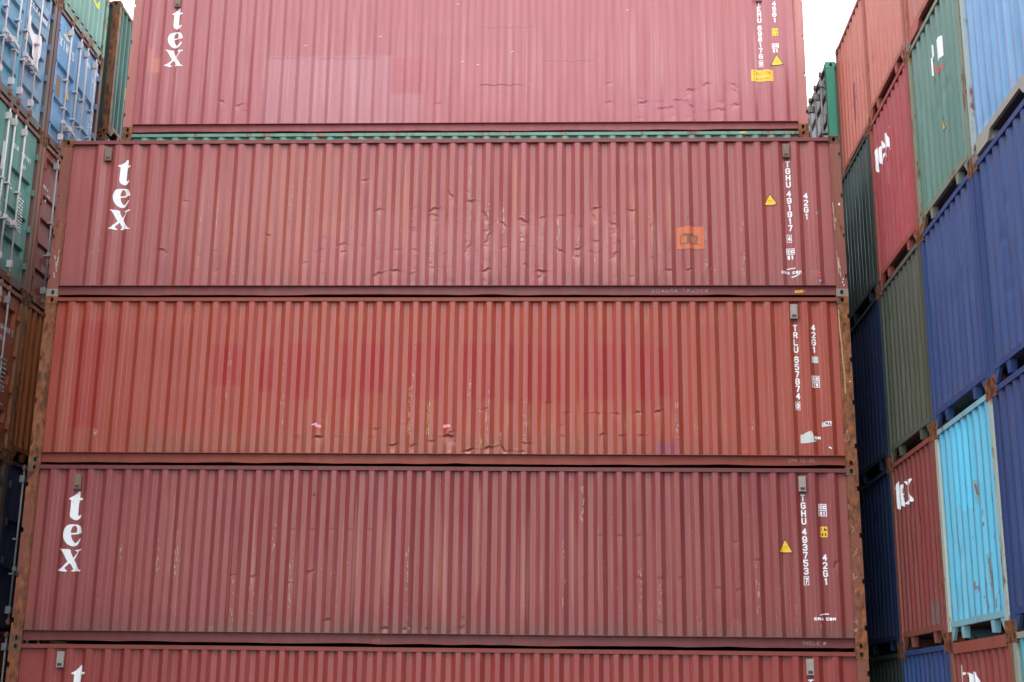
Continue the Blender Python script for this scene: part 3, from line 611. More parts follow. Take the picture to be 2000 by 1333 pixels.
stamp('scratches', seg_sdf([(12.03, 2.38, 12.035, 2.1), (12.035, 2.1, 12.055, 1.75), (12.05, 1.75, 12.07, 1.35), (12.07, 1.35, 12.07, 1.1)], .009), pf(.003), .008, worn('pale_rust_streak', (.42, .28, .12), (.18, .07, .03), 1.0), B)
YR = worn('yellow_chipped_paint', (.42, .29, .14), (.27, .06, .04), 1.5)
scrapes(B, plB, [(5.64, .45, 1.18, 26), (5.93, .42, .95, 26), (6.72, .25, .45, 8), (7.0, .25, .5, 7)], 6, YR)
scrapes(B, plB, [(rib(phB, 19), .4, 1.8, 6), (rib(phB, 23), .3, 1.2, 7), (rib(phB, 25), .35, 1.0, 7), (rib(phB, 33), .4, .95, 9), (rib(phB, 12), .5, 1.6, 5), (rib(phB, 37), .5, .7, 3), (rib(phB, 9), 1.0, 1.9, 3), (rib(phB, 22), 1.0, 1.3, 4), (rib(phB, 2), .4, .52, 5)], 7)

# C: dark maroon container
phC = .667
dC = fold_set(23, 22, .25, .95, .004, .014, .8, 11.6, phC) + [(3.15, .98, 0, .07, .06, .014), (3.45, .96, .1, .07, .06, .018), (3.85, .97, 0, .06, .05, .016), (4.25, 1.03, .2, .09, .08, .022), (4.55, .35, .1, .08, .08, .030), (5.35, .24, .2, .10, .08, .03), (5.70, .24, 0, .08, .06, .02), (6.05, .24, -.1, .08, .06, .02), (6.4, .25, .3, .12, .08, .028),
    (9.0, .98, 0, .07, .05, .018), (9.35, .99, .1, .07, .05, .018), (9.65, .98, 0, .07, .05, .016), (8.3, 1.0, .1, .08, .06, .016), (10.25, .32, 1.1, .16, .07, .034), (10.1, .85, .05, .12, .06, .012), (10.5, .85, .05, .10, .06, .012), (10.35, 1.5, .1, .09, .05, .012), (10.75, 1.25, .05, .16, .06, .014), (11.8, 1.2, .9, .12, .05, .018)]
for x in (3.72, 4.0, 4.28, 4.57, 4.85, 5.12, 8.45, 8.74, 9.02): dC.append((x, 1.64 if x < 6 else 1.58, 0, .055, .035, .009))
edge_rust = [(streaks(.2, 12, 2.15, 2.52, 96, .25, .2), (.30, .11, .05), .5), (streaks(.2, 12, .17, .36, 97, .35, .08), (.20, .085, .05), .55), (shape_box(.15, .26, .17, 2.5, .06), (.26, .10, .06), .35), (shape_box(11.92, 12.1, .17, 2.5, .06), (.26, .10, .06), .35)]
tC = edge_rust + [(streaks(1.5, 11.5, .2, 2.5, 107, .15, .25), (.38, .20, .14), .6), (streaks(.3, 12, .2, 2.5, 77, .4, .6), (.28, .085, .06), .45), (streaks(.3, 12, .18, .8, 78, .45, .25), (.11, .05, .04), .55), (streaks(4.8, 8.6, .3, 2.5, 79, .3, .6), (.33, .13, .09), .5), (shape_box(0, 12.2, .10, .30, .16), (.085, .062, .045), .4), (shape_box(.3, 3.0, .3, 2.4, .9), (.28, .065, .07), .3)]
C_, plC = long_container('dark maroon container with white letters and grimy foot, below the brick red one', (0, 0, ZC), H1, phC, mC, rC, pC, dC, tC, 14, castpale=())
vent(C_, .77, 2.32); vent(C_, 11.38, 2.345, VENTL)
for sh_ in brand_letters(.768, 1.973): stamp('letter', sh_, plC(.0045), .010, WHITE, C_)
warn_tri(C_, plC, 11.108, 1.353)
id_number(C_, plC, 11.352, 2.198, 'TGHU 493753', '7', vs_=(11.350, .902))
stamp('size_type_code', word('42G1', 11.625, 1.344, .070, .1, gap=.0125, weight=.0098, vert=True), plC(.004), .007, WHITE, C_)
ic_mark(C_, plC, 11.60, 1.962, '81', boxed=True)
o = stamp('height_sticker', rect(11.612, 11.716, 1.584, 1.737), plC(.004), .012, YELLOW, C_); stamp('sticker_print', union([word('2.8m', 11.62, 1.672, .018, .045, gap=.005, weight=.004), word("8 6", 11.632, 1.60, .022, .045, weight=.005)]), plC(.0055), .005, BLACK, o)
cma(C_, 11.466, .410, arcs=1, pl=plC)
stamp('black_spot', poly_sdf([(4.265, 2.13), (4.31, 2.13), (4.29, 2.19)]), plC(.004), .010, BLACK, C_)
stamp('chalk_writing', word('7XCLE #', 11.285, .07, .042, .05, gap=.010, weight=.004, jitter=.006), flat_place(.052, .003), .006, CHALK, C_)
rs_ = random.Random(4); sg = []
for (zc, nn) in ((2.05, 3), (1.75, 3), (1.30, 5), (1.05, 5), (.80, 4), (.45, 5), (.28, 6)):
    u_, v_ = 12.03 + rs_.uniform(0, .03), zc
    for _ in range(nn): a_, b_ = u_ + rs_.uniform(-.05, .05), v_ + rs_.uniform(-.06, .06); a_ = min(max(a_, 12.02), 12.12); sg.append((u_, v_, a_, b_)); u_, v_ = a_, b_
stamp('post_writing', seg_sdf(sg, .0035), pf(.003), .006, CHALKW, C_)
scrapes(C_, plC, [(rib(phC, 5), 1.0, 1.5, 5), (rib(phC, 6) - .02, .9, 1.6, 9), (rib(phC, 12), .5, 1.3, 8), (rib(phC, 18), .6, 1.4, 5), (rib(phC, 26) + .03, .5, 1.5, 6), (rib(phC, 27) + .02, 1.7, 2.3, 7), (rib(phC, 30), .3, 1.1, 4), (rib(phC, 31), .4, 1.0, 4), (rib(phC, 9), .3, 1.0, 4), (rib(phC, 11), .5, 1.9, 4), (rib(phC, 36), .5, 1.2, 4), (rib(phC, 3), 1.1, 1.4, 3)], 8)

# D: bottom container
phD = 3.665 - .2785 * 12
dD = fold_set(33, 10, .3, 1.2, .004, .012, 1, 11, phD)
D_, plD = long_container('rust red container cut off at the bottom of the photo, under the dark maroon one', (0, 0, ZD), H1, phD, mD, rD, pC, dD, [(streaks(.3, 12, .8, 2.5, 80, .35, .5), (.30, .10, .08), .45)], 15)
vent(D_, .765, 2.355, VENTL); vent(D_, 11.375, 2.36, VENTL)
for sh_ in brand_letters(1.04, 2.074): stamp('letter', sh_, plD(.0045), .010, WHITE, D_)
id_number(D_, plD, 11.345, 2.195, 'T', None)

# ------------------------------------------------------------------ rear row: tall containers behind the front stack
XB, YB, H2 = .024, 2.550, 2.896; ZT = 11.608
phT = .372 + .0
def sT(a, b, c, d):
    f = shape_box(a, b, c, d, .05); g = streaks(a - .1, b + .1, c - 2, d + 3, int(a * 100), .9, .01)
    return lambda X, Z: f(X, Z) * (.55 + .6 * g(X, Z))
dT = [(1.75, .62, -.5, .10, .08, .022), (2.1, .55, .4, .10, .10, .026), (2.15, .45, -.3, .08, .06, .016), (4.95, 1.2, 0, .08, .05, .008)] + fold_set(44, 22, .2, .95, .008, .026, 8.6, 11.4, phT) + [(9.7, .45, .1, .14, .12, .03), (9.95, .6, 0, .1, .1, .026), (10.6, .42, 0, .14, .14, .026), (10.9, .50, 0, .1, .08, .02)] + fold_set(45, 6, .3, 1.4, .004, .012, 4.8, 7.4, phT)
tT = [(streaks(.3, 11.8, .2, 2.8, 106, .12, .3), (.50, .30, .27), .5), (streaks(.3, 12, .2, 2.8, 81, .4, .6), (.50, .22, .24), .4), (sT(2.50, 4.80, .18, 1.50), (.40, .22, .25), .42), (sT(4.80, 5.36, .18, .745), (.39, .19, .21), .36), (sT(4.80, 5.50, .76, 1.46), (.33, .055, .075), .5), (sT(.34, .59, 1.20, 1.49), (.52, .19, .13), .65), (sT(.34, .43, 1.49, 1.66), (.52, .19, .13), .65), (shape_box(8.8, 11.0, .2, .8, .3), (.35, .10, .14), .25)]
T_, plT = long_container('pinkish maroon container with yellow caution sticker, set back on top of the rear row', (XB, YB, ZT), H2, phT, mT, rT, pT, dT, tT, 16, depth=.030)
vent(T_, .81, 2.61); vent(T_, 11.41, 2.62)
for sh_ in brand_letters(.825, 2.276): stamp('letter', sh_, plT(.0045), .010, WHITE, T_)
id_number(T_, plT, 11.375, 2.535, 'TEMU 698176', '9', h=.102, gap=.010, vs_=(11.372, 1.228))
stamp('size_type_code', word('45G1', 11.648, 2.53, .070, .098, gap=.012, weight=.0098, vert=True), plT(.004), .007, WHITE, T_)
o = stamp('height_sticker', rect(11.628, 11.732, 1.835, 1.987), plT(.004), .012, YELLOW, T_); stamp('sticker_print', union([word('2.9m', 11.636, 1.92, .018, .045, gap=.005, weight=.003), word("9 6", 11.648, 1.85, .022, .045, weight=.0035)]), plT(.0055), .005, DARKY, o)
ic_mark(T_, plT, 11.617, 1.588, '81')
warn_tri(T_, plT, 11.69, 1.252, .235, .235)
o = stamp('caution_sticker', rect(11.224, 11.614, .945, 1.165), plT(.004), .014, YELLOW, T_, label='yellow sticker reading CAUTION')
stamp('sticker_print', union([word('CAUTION', 11.27, 1.068, .032, .07, gap=.012, weight=.004), word('2.9m 9 6 HIGH', 11.27, .975, .017, .042, gap=.0055, weight=.0032)]), plT(.0055), .006, DARKY, o)
LINE = worn('weld_line', (.40, .20, .21), (.28, .09, .10), 1.1)
for sg_ in ([(2.5, 1.47, 4.75, 1.45)], [(6.38, 2.06, 7.49, 2.05)], [(7.49, 2.3, 7.50, .3)], [(7.51, 1.385, 8.62, 1.375)], [(8.62, 1.375, 8.61, .2)], [(4.8, .66, 5.4, .66)]): stamp('weld_seam', seg_sdf(sg_, .0055), plT(.004), .012, LINE, T_)
stamp('weld_seam', seg_sdf([(6.39, .912, 7.46, .903)], .005), plT(.004), .012, plain('dark_weld', (.14, .035, .04)), T_)
stamp('paint_chips', union([poly_sdf([(x, z), (x + .05, z + .015), (x + .045, z + .03), (x - .01, z + .01)]) for x, z in ((4.55, 1.86), (5.95, 2.5), (6.05, 1.36), (6.33, 1.30), (6.95, 1.55), (9.02, 2.35), (3.2, 1.7))]), plT(.004), .008, plain('bare_primer', (.62, .50, .42)), T_)
grn = paint('sea_green_paint', (.095, .22, .165), (.17, .31, .25), 1.1, .6, tint=True, chipcol=(.35, .12, .06, 1)); grnr = paint('sea_green_rail', (.09, .21, .16), (.17, .31, .25), 1.5, .6, rust=.55); prust = paint('brown_post', (.17, .085, .055), (.26, .15, .11), 1.3, .6, rust=.9, rough=.7)
GB, plG = long_container('sea green container showing only a thin strip between the two topmost maroon containers', (XB, YB, ZT - H2), H2, 2.909 - .2785 * 9, grn, grnr, prust, [], [], 17, detail=False)
stamp('yellow_tag', poly_sdf([(10.98, 2.835), (11.10, 2.850), (11.09, 2.868), (11.0, 2.862)]), flat_place(.003, .003), .01, YELLOW, GB)
for i in range(3):
    long_container('maroon tall container standing hidden in the row behind the front stack, level %s' % ('lowest', 'second', 'third')[i], (XB, YB, H2 * i + ZT - 4 * H2), H2, phT, mT, rT, pT, [], [], 18 + i, detail=False)

# ------------------------------------------------------------------ containers seen end on
def end_container(label, loc, H, col, side='right', group=None, postcol=None, castmat=None, sillstyle='bracket', rust=.4, seed=0, fade=None, chip=.8, doors=None, rail=None, panel_label=None, spec=.45, hdr=.085, notch=False):
    """col: linear rgb of the panel; end face in the local plane x = 0"""
    rz = 0 if side == 'right' else math.pi
    if doors is not None: sillstyle = 'solid'
    l = loc if side == 'right' else (loc[0], loc[1] + W8, loc[2])
    root = root_of(label, l, rz, group=group or ('container ends stacked on the right' if side == 'right' else 'container ends stacked on the left')); nm = root.name.replace('.', '_')
    pm = paint('panel_paint_' + nm, col, fade, chip * 1.2, .85, .5, tint=False, rust=rust * .25, spec=spec * (1 if side == 'right' else .6), rough=.40 if side == 'right' else .55)
    fm = paint('frame_paint_' + nm, postcol or col, None, chip * 1.5, .7, rust=rust, rough=.6, spec=.25)
    rm = fm if rail is None else paint('rail_paint_' + nm, rail, None, chip * 1.5, .7, rust=rust * .8, rough=.6, spec=.25)
    cm = castmat or CASTM
    corner_posts(H, root, fm, notches=notch, wy=.115); castings(H, root, cm)
    part('header', sheet('header', .002, .08, .162, W8 - .162, H - hdr, H - .02), rm, root)
    if sillstyle == 'tunnel':
        P = [(.178, .245), (.178, .05), (.60, .05), (.70, .155), (1.738, .155), (1.838, .05), (2.26, .05), (2.26, .245)]
        def f():
            b = MB(); b.prism([(y, z) for y, z in P], 0, .006, .045)
            b.box(.045, 2.9, .60, .66, .05, .155); b.box(.045, 2.9, 1.778, 1.838, .05, .155); b.box(.30, .36, .66, 1.778, .13, .16); b.box(.8, .86, .66, 1.778, .13, .16); return b.mesh('bottom_sill')
        part('bottom_sill', cached('sillt', f), rm, root)
    elif sillstyle == 'solid':
        part('bottom_sill', cached('sills', lambda: MB().prism([(.178, .175), (.178, .12), (.24, .12), (.28, .035), (W8 - .28, .035), (W8 - .24, .12), (W8 - .178, .12), (W8 - .178, .175)], 0, .004, .07).mesh('bottom_sill')), rm, root)
    else:
        def f():
            b = MB(); b.box(.006, .06, .162, W8 - .162, .165, .24)
            for s_, y0 in ((1, .162), (-1, W8 - .162)):
                b.prism([(y0, .165), (y0, .01), (y0 + s_ * .03, .01), (y0 + s_ * .17, .165)], 0, .012, .05)
            for yc in (.62, W8 - .62): b.prism([(yc - .07, .165), (yc - .03, .02), (yc + .03, .02), (yc + .07, .165)], 0, .012, .09)
            return b.mesh('bottom_sill')
        part('bottom_sill', cached('sillb', f), rm, root)
    # long sides, roof, floor, far end
    part('side_panel', rough_side(H), pm, root); part('side_panel', rough_side(H), pm, root, (0, W8, 0), scale=(1, -1, 1))
    for y0, y1 in ((.004, .055), (W8 - .055, W8 - .004)):
        part('top_rail', sheet('top_rail', .178, 12.014, y0, y1, H - .078, H - .021), rm, root); part('bottom_rail', sheet('bottom_rail', .178, 12.014, y0, y1, .03, .17), rm, root)
    part('roof_panel', sheet('roof_panel', .08, L40 - .02, .06, W8 - .06, H - .035, H - .024), pm, root)
    part('floor_panel', sheet('floor_panel', .05, L40 - .03, .06, W8 - .06, .16, .19), DARKIN, root)
    part('end_panel', sheet('end_panel', L40 - .05, L40 - .02, .16, W8 - .16, .03, H - .02), pm, root)
    if doors is None:
        part('end_panel', end_corr(H, seed, z0=.235), pm, root)
        sf = end_surf(); place = lambda off: (lambda u, v: (sf(W8 - u) - off, W8 - u, v))
    else:
        place = door_set(root, H, pm, fm, **doors)
    return root, place
def door_leaf(H, w, gro, depth=.05):
    def f():
        m0 = .07; ys = [0, m0, m0 + .035, w - m0 - .035, w - m0, w]; zs = [.0]; ds = [0]
        for (a, b) in sorted(gro): zs += [a - .012, a, b, b + .035]; ds += [0, depth, depth, 0]
        zs.append(H); ds.append(0)
        X = np.zeros((len(zs), len(ys))); mk = np.array([0, 0, 1, 1, 0, 0])
        for i, d in enumerate(ds): X[i] = .032 + d * mk
        Y, Z = np.meshgrid(ys, zs); me = grid_mesh('door', X, Y, Z, smooth=False); return me
    return cached(('door', round(H, 3), round(w, 3), tuple(gro), depth), f)
def door_set(root, H, pm, fm, grooves=((.5, .62), (1.1, 1.22), (1.7, 1.82)), rods=(.42, .98, 1.46, 2.02), rodmat=None, handles=1.0, hinges=4, leafmats=None, skip_rod=()):
    rodmat = rodmat or PINKSTEEL; zb = .17; zt = H - .10; h = zt - zb; leafs = []
    for k, (u0, u1) in enumerate(((.20, 1.212), (1.226, 2.238))):
        y0 = W8 - u1; me = door_leaf(h, round(u1 - u0, 3), grooves)
        d = part('door', me, (leafmats[k] if leafmats else pm), root, (0, y0, zb)); leafs.append(d)
        part('gasket', cached(('gask', round(h, 3)), lambda: MB().box(.036, .06, -.012, .06, -.01, h + .01).box(.036, .06, u1 - u0 - .06, u1 - u0 + .012, -.01, h + .01).box(.036, .06, .06, u1 - u0 - .06, -.01, .05).box(.036, .06, .06, u1 - u0 - .06, h - .05, h + .01).mesh('gasket')), GASKET, d)
        ys = (u1 - u0 + .004) if k == 0 else -.044        # hinge side (local to leaf)
        hm = cached('hinge', lambda: MB().box(.0, .036, -.005, .045, -.05, .05).cyl((.0, .02, -.06), (.0, .02, .06), .014, 8).mesh('hinge'))
        for q in range(hinges): part('hinge', hm, pm, d, (.0, ys, h * (q + .5) / hinges))
        for r in (0, 1):
            i = k * 2 + r
            if i in skip_rod: continue
            uy = W8 - rods[i] - y0
            rd = part('lock_rod', cached(('rod', round(h, 3)), lambda: MB().cyl((-.028, 0, -.06), (-.028, 0, h + .05), .0165, 10).mesh('lock_rod', True)), rodmat, d, (0, uy, 0))
            km = cached('keeper', lambda: MB().box(-.050, .032, -.030, .030, -.06, .06).box(-.056, -.05, -.024, .024, -.04, .04).mesh('rod_bracket'))
            for zz in (.16, h - .16): part('rod_bracket', km, rodmat, d, (0, uy, zz))
            gm_ = cached('guide', lambda: MB().box(-.050, .032, -.05, .05, -.014, .014).mesh('rod_guide'))
            for zz in (h * .30, h * .53): part('rod_guide', gm_, rodmat, d, (0, uy, zz))
            cmh = cached('cam', lambda: MB().box(-.052, .0, -.032, .032, -.03, .03).cyl((-.028, 0, -.05), (-.028, 0, .05), .026, 8).mesh('rod_cam'))
            for zz in (-.03, h + .03): part('rod_cam', cmh, RODRUST, d, (0, uy, zz))
            sgn = -1 if r == 0 else 1
            hb = cached(('hand', sgn), lambda: MB().box(-.075, -.055, 0 if sgn > 0 else -.42, .42 if sgn > 0 else 0, -.016, .016).box(-.07, -.01, -.03, .03, -.035, .035).box(-.085, .03, sgn * .27 - .03, sgn * .27 + .03, -.05, .03).mesh('door_handle'))
            part('door_handle', hb, rodmat, d, (0, uy, handles - zb + (0 if r == 0 else -.04)))
    def place(off): return lambda u, v: (np.full(np.shape(u), .032 - off), W8 - u, v)
    return place
def text_block(root, place, items, mat=WHITE_B, cell=.012):
    stamp('door_markings', union([word(t, u, v, w_, h_, weight=wt) for (t, u, v, w_, h_, wt) in items]), place(.004), cell, mat, root)
def grey_lines(root, place, u, v, w_, n, dz=.055, seed=0, mat=WHITE_B):
    rs = random.Random(seed); sh = []
    for i in range(n):
        uu = u
        while uu < u + w_ - .02:
            l = rs.uniform(.04, .12); sh.append(rect(uu, min(uu + l, u + w_), v - i * dz, v - i * dz + .030)); uu += l + .025
    stamp('weight_table', union(sh), place(.004), .014, mat, root)

XR = 12.768; ZR = (0, 2.622, 5.316, 8.024, 10.758, 13.45); dY = 2.4853; Y1 = .5407
yc = {'A': Y1 + .023, 'B': Y1 - dY + .023, 'C': Y1 - 2 * dY + .023, 'D': Y1 - 3 * dY + .023, 'E': Y1 - 4 * dY + .023}
def R(colm, lvl, label, c, **k):
    dx = k.pop('dx', 0); H = ZR[lvl + 1] - ZR[lvl] - .002
    if colm == 'A' and lvl == 4: H = 2.591
    return end_container(label, (XR + dx, yc[colm], ZR[lvl]), H, c, **k)
SAL = (.52, .150, .105); GRN = (.070, .17, .135); DGR = (.024, .042, .038); OLV = (.062, .074, .050); NAVY = (.012, .028, .085); BLU = (.020, .058, .190); CYA = (.080, .46, .68); LBL = (.10, .27, .50)
r_, p_ = R('A', 4, 'salmon container end with a purple graffiti mark, topmost of the farthest right column', SAL, rust=.15, seed=1, dx=.075, chip=.5, postcol=(.38, .11, .075))
stamp('graffiti', union([seg_sdf([(1.20, 1.30, 1.22, .62), (1.26, 1.34, 1.25, .70), (1.05, 1.05, 1.42, 1.12)], .018)]), p_(.004), .012, plain('purple_spray', (.20, .08, .10)), r_)
R('A', 3, 'dark green container end under the graffitied salmon container', DGR, fade=(.05, .075, .07), rust=.1, seed=2, chip=.3)
R('A', 2, 'navy blue container end under the dark green one, tight beside the red front stack', NAVY, fade=(.022, .034, .075), rust=.1, seed=3, chip=.3)
R('A', 1, 'navy blue container end, second from the ground in the farthest right column', NAVY, fade=(.022, .034, .075), rust=.1, seed=4, chip=.3)
R('A', 0, 'dark green container end at the ground of the farthest right column', DGR, rust=.1, seed=5, chip=.3)
R('B', 4, 'plain salmon container end above the red container with white letters', SAL, rust=.25, seed=6, postcol=(.38, .12, .085))
r_, p_ = R('B', 3, 'crimson container end with white letters between dark green and green ones', (.36, .045, .055), rust=.35, seed=7, postcol=(.34, .07, .055))
for sh_ in brand_letters_row(.225, 1.80, .50): stamp('letter', sh_, p_(.0045), .010, WHITE, r_)
stamp('paint_patch', rect(.90, 1.02, 1.33, 1.70), p_(.0035), .02, plain('pink_patch', (.42, .15, .17)), r_)
R('B', 2, 'olive green container end between the navy and the royal blue ones', OLV, rust=.15, seed=8, chip=.4, rail=(.09, .11, .08))
r_, p_ = R('B', 1, 'maroon container end with white letters beside the turquoise container', (.22, .045, .042), rust=.5, seed=9, postcol=(.26, .075, .05), chip=1.2)
for sh_ in brand_letters_row(.205, 1.98, .44): stamp('letter', sh_, p_(.0045), .010, WHITE, r_)
stamp('paint_scrape', seg_sdf([(.62, .75, .60, .35), (.60, .35, .66, .26), (.66, .9, .68, .75)], .03), p_(.004), .012, worn('pale_scrape', (.42, .30, .30), (.25, .06, .06), 1.2), r_)
stamp('paint_patch', rect(1.70, 2.20, .26, .55), p_(.0035), .02, plain('grey_patch', (.15, .085, .075)), r_)
R('B', 0, 'royal blue container end at the ground under the maroon lettered one', BLU, rust=.15, seed=10)
R('C', 4, 'orange red container end with purple stains above the green one at the top right', (.42, .11, .08), rust=.35, seed=11, sillstyle='tunnel', castmat=CASTP)
r_, p_ = R('C', 3, 'pale green container end with torn white posters and a yellow triangle', GRN, fade=(.16, .28, .24), rust=.55, seed=12, sillstyle='bracket', postcol=(.20, .24, .17), chip=.9)
stamp('torn_poster', poly_sdf([(1.04, 1.86), (1.16, 1.84), (1.17, 2.0), (1.26, 2.04), (1.26, 2.20), (1.17, 2.26), (1.165, 2.12), (1.04, 2.12)]), p_(.005), .014, worn('poster_paper', (.85, .86, .86), (.6, .6, .6), .2), r_)
stamp('torn_poster', poly_sdf([(1.40, 1.86), (1.58, 1.92), (1.58, 2.20), (1.42, 2.18), (1.40, 2.10)]), p_(.005), .014, worn('poster_paper', (.85, .86, .86), (.6, .6, .6), .2), r_)
stamp('red_paint_marks', union([seg_sdf([(1.42, 1.74, 1.62, 1.77), (1.40, 1.66, 1.45, 1.74)], .018), seg_sdf([(1.10, 1.69, 1.22, 1.73), (1.27, 1.88, 1.29, 1.80)], .016)]), p_(.005), .012, plain('red_marks', (.55, .07, .06)), r_)
warn_tri(r_, p_, 1.42, .90, .20, .22, lines=False)
R('C', 2, 'royal blue container end above the turquoise one', BLU, rust=.1, seed=13, chip=.3)
r_, p_ = R('C', 1, 'bright turquoise container end with rust spots and a rusty pale frame', CYA, fade=(.20, .50, .64), rust=.45, seed=14, postcol=(.42, .50, .45), rail=(.22, .48, .55), chip=1.0)
stamp('paint_patch', poly_sdf([(.62, 2.58), (.62, 1.62), (.9, 1.60), (.95, 1.50), (1.45, 1.50), (1.45, 2.58)]), p_(.003), .02, plain('pale_turquoise_patch', (.11, .53, .76), .5, .1), r_)
rs_ = random.Random(9); sp = []
for _ in range(70):
    u_, v_ = rs_.uniform(1.2, 2.2), rs_.uniform(.3, 1.9); sp.append(seg_sdf([(u_, v_, u_ + rs_.uniform(-.01, .01), v_ - rs_.uniform(.01, .12))], rs_.uniform(.003, .008)))
for (u_, v_, l_) in ((1.60, 1.05, .5), (1.78, .85, .35), (1.66, .6, .25), (1.95, .7, .3), (1.52, 1.75, .12), (1.85, 1.75, .1)): sp.append(seg_sdf([(u_, v_, u_ + .02, v_ - l_)], .010))
stamp('rust_stain', union([seg_sdf([(u_, v_ + .03, u_ + .02, v_ - l_ - .08)], .028) for (u_, v_, l_) in ((1.60, 1.05, .5), (1.78, .85, .35), (1.66, .6, .25), (1.95, .7, .3), (1.52, 1.75, .12), (1.85, 1.75, .1))]), p_(.003), .012, worn('rust_halo', (.16, .33, .38), (.10, .36, .50), 1.6), r_)
stamp('rust_spots', union(sp), p_(.004), .012, worn('rust_spot', (.19, .085, .05), (.26, .30, .28), 1.1), r_)
r_, p_ = R('C', 0, 'brick red container end with white letters at the ground under the turquoise one', (.25, .048, .040), rust=.4, seed=15, postcol=(.24, .09, .055), rail=(.30, .075, .05), hdr=.15)
for sh_ in brand_letters_row(.35, 1.92, .42): stamp('letter', sh_, p_(.0045), .010, WHITE, r_)
R('D', 4, 'green container end above the sky blue one, just above the picture', GRN, rust=.2, seed=16)
R('D', 3, 'sky blue container end with a mossy brown bottom sill at the upper right edge', LBL, fade=(.26, .41, .60), rust=.35, seed=17, sillstyle='tunnel', postcol=(.36, .46, .46), rail=(.34, .33, .28), chip=.9, castmat=CASTP)
R('D', 2, 'royal blue container end at the right edge under the sky blue one', BLU, rust=.1, seed=18, chip=.3)
R('D', 1, 'deep blue container end right of the turquoise one', (.018, .050, .165), rust=.1, seed=19, chip=.3)
R('D', 0, 'turquoise container end at the bottom right corner', (.07, .36, .42), rust=.35, seed=20, postcol=(.30, .34, .28))
EC = ((.09, .12, .3), (.3, .06, .05), (.05, .08, .2), (.3, .06, .05), (.12, .3, .5))
for i in range(5): R('E', i, ('navy', 'red', 'blue', 'dark red', 'pale blue')[i] + ' container end in the nearest right column, just outside the picture', EC[i], rust=.2, seed=21 + i)
# dark door end far right behind, with green posts
r_, p_ = end_container('container with weathered dark doors and sea green posts, farthest back on the right', (12.68, 3.12, 10.50), 2.70, (.12, .125, .115), postcol=(.045, .26, .17), rust=.05, seed=30, doors=dict(grooves=((.4, .5), (.9, 1.0), (1.4, 1.5), (1.9, 2.0)), rodmat=STEEL, rods=(.40, .95, 1.50, 2.05)), castmat=paint('green_casting', (.045, .26, .17), None, .5, .4))
for i in range(4): end_container('plain %s container hidden under the dark doored one at the far right' % ('grey', 'brown', 'red', 'green')[i], (12.72, 3.12, 2.62 * i), 2.615, ((.12, .12, .12), (.15, .08, .05), (.2, .05, .04), (.06, .12, .09))[i], seed=31)

# ------------------------------------------------------------------ left wall
XL = -1.235; ZL = (.18, 2.90, 5.671, 8.419, 11.354, 14.03, 16.7); yp, yq = -.254 + .018, 2.22 + .018
def Lf(y, lvl, label, c, **k):
    return end_container(label, (XL + k.pop('dx', 0), y, ZL[lvl]), ZL[lvl + 1] - ZL[lvl] - .002, c, side='left', **k)
many = tuple((.16 + .40 * i, .36 + .40 * i) for i in range(6))
# near column P
TEALM = paint('teal_panel_door', (.05, .27, .36), (.16, .38, .46), .6, .6); SLAT = paint('slate_blue_door', (.13, .19, .33), (.22, .29, .42), .8, .7)
r_, p_ = Lf(yp, 4, 'slate and teal container doors with torn white paper at the upper left corner', (.12, .20, .33), rust=.3, seed=40, postcol=(.16, .13, .12), doors=dict(grooves=many, rods=(.37, .86, 1.22, 1.70), leafmats=(paint('mixed_door_a', (.07, .32, .42), (.22, .29, .44), .9, 1.2), paint('mixed_door_b', (.11, .30, .40), (.24, .28, .40), .9, 1.2))))
text_block(r_, p_, [('CCLU', 1.36, 2.02, .06, .1, .010), ('416809 1', 1.70, 2.00, .055, .1, .010)])
stamp('torn_paper', poly_sdf([(1.34, 1.86), (1.44, 1.84), (1.45, 1.66), (1.60, 1.60), (1.92, 1.72), (1.98, 1.62), (1.97, 1.34), (1.90, 1.24), (1.93, 1.02), (1.72, 1.16), (1.62, 1.20), (1.60, 1.40), (1.42, 1.50)]), lambda u, v: (np.full(np.shape(u), .026), W8 - u, v), .03, worn('torn_white_paper', (.80, .78, .76), (.55, .5, .5), .3), r_, label='torn white paper stuck to the right door')
stamp('yellow_sticker', rect(1.28, 1.38, 1.32, 1.52), p_(.004), .02, YELLOW, r_)
r_, p_ = Lf(yp, 3, 'green container doors with white markings under the slate and teal ones at the left edge', (.085, .25, .20), fade=(.20, .33, .29), rust=.35, seed=41, postcol=(.20, .10, .07), doors=dict(grooves=((.42, .56), (.95, 1.09), (1.62, 1.76)), rods=(.40, .92, 1.17, 1.60)))
text_block(r_, p_, [('CCLU', 1.28, 2.30, .05, .085, .010), ('426110', 1.66, 2.29, .045, .085, .010), ('25G1', 1.68, 2.10, .045, .08, .010), ('1', 2.02, 2.28, .05, .1, .010)])
grey_lines(r_, p_, 1.68, 1.55, .30, 11, seed=1); grey_lines(r_, p_, 1.22, 1.58, .24, 1, seed=2); grey_lines(r_, p_, 1.22, 1.30, .12, 1, seed=3); grey_lines(r_, p_, 1.22, 1.05, .12, 1, seed=4); grey_lines(r_, p_, 1.22, .88, .16, 1, seed=5)
stamp('paper_sheet', rect(.92, 1.02, 1.75, 2.25), p_(.004), .03, WHITE_B, r_)
r_, p_ = Lf(yp, 2, 'orange brown container doors with white numbers under the green ones at the left edge', (.42, .105, .040), rust=.35, seed=42, postcol=(.36, .14, .06), doors=dict(grooves=((.35, .50), (1.0, 1.15), (1.9, 2.2)), rods=(.36, .88, 1.34, 1.68), rodmat=STEEL))
text_block(r_, p_, [('040800', 1.62, 1.98, .052, .095, .010), ('5', 2.08, 1.96, .06, .11, .010), ('25G1', 1.62, 1.80, .05, .09, .010)])
grey_lines(r_, p_, 1.60, 1.52, .42, 8, dz=.075, seed=6)
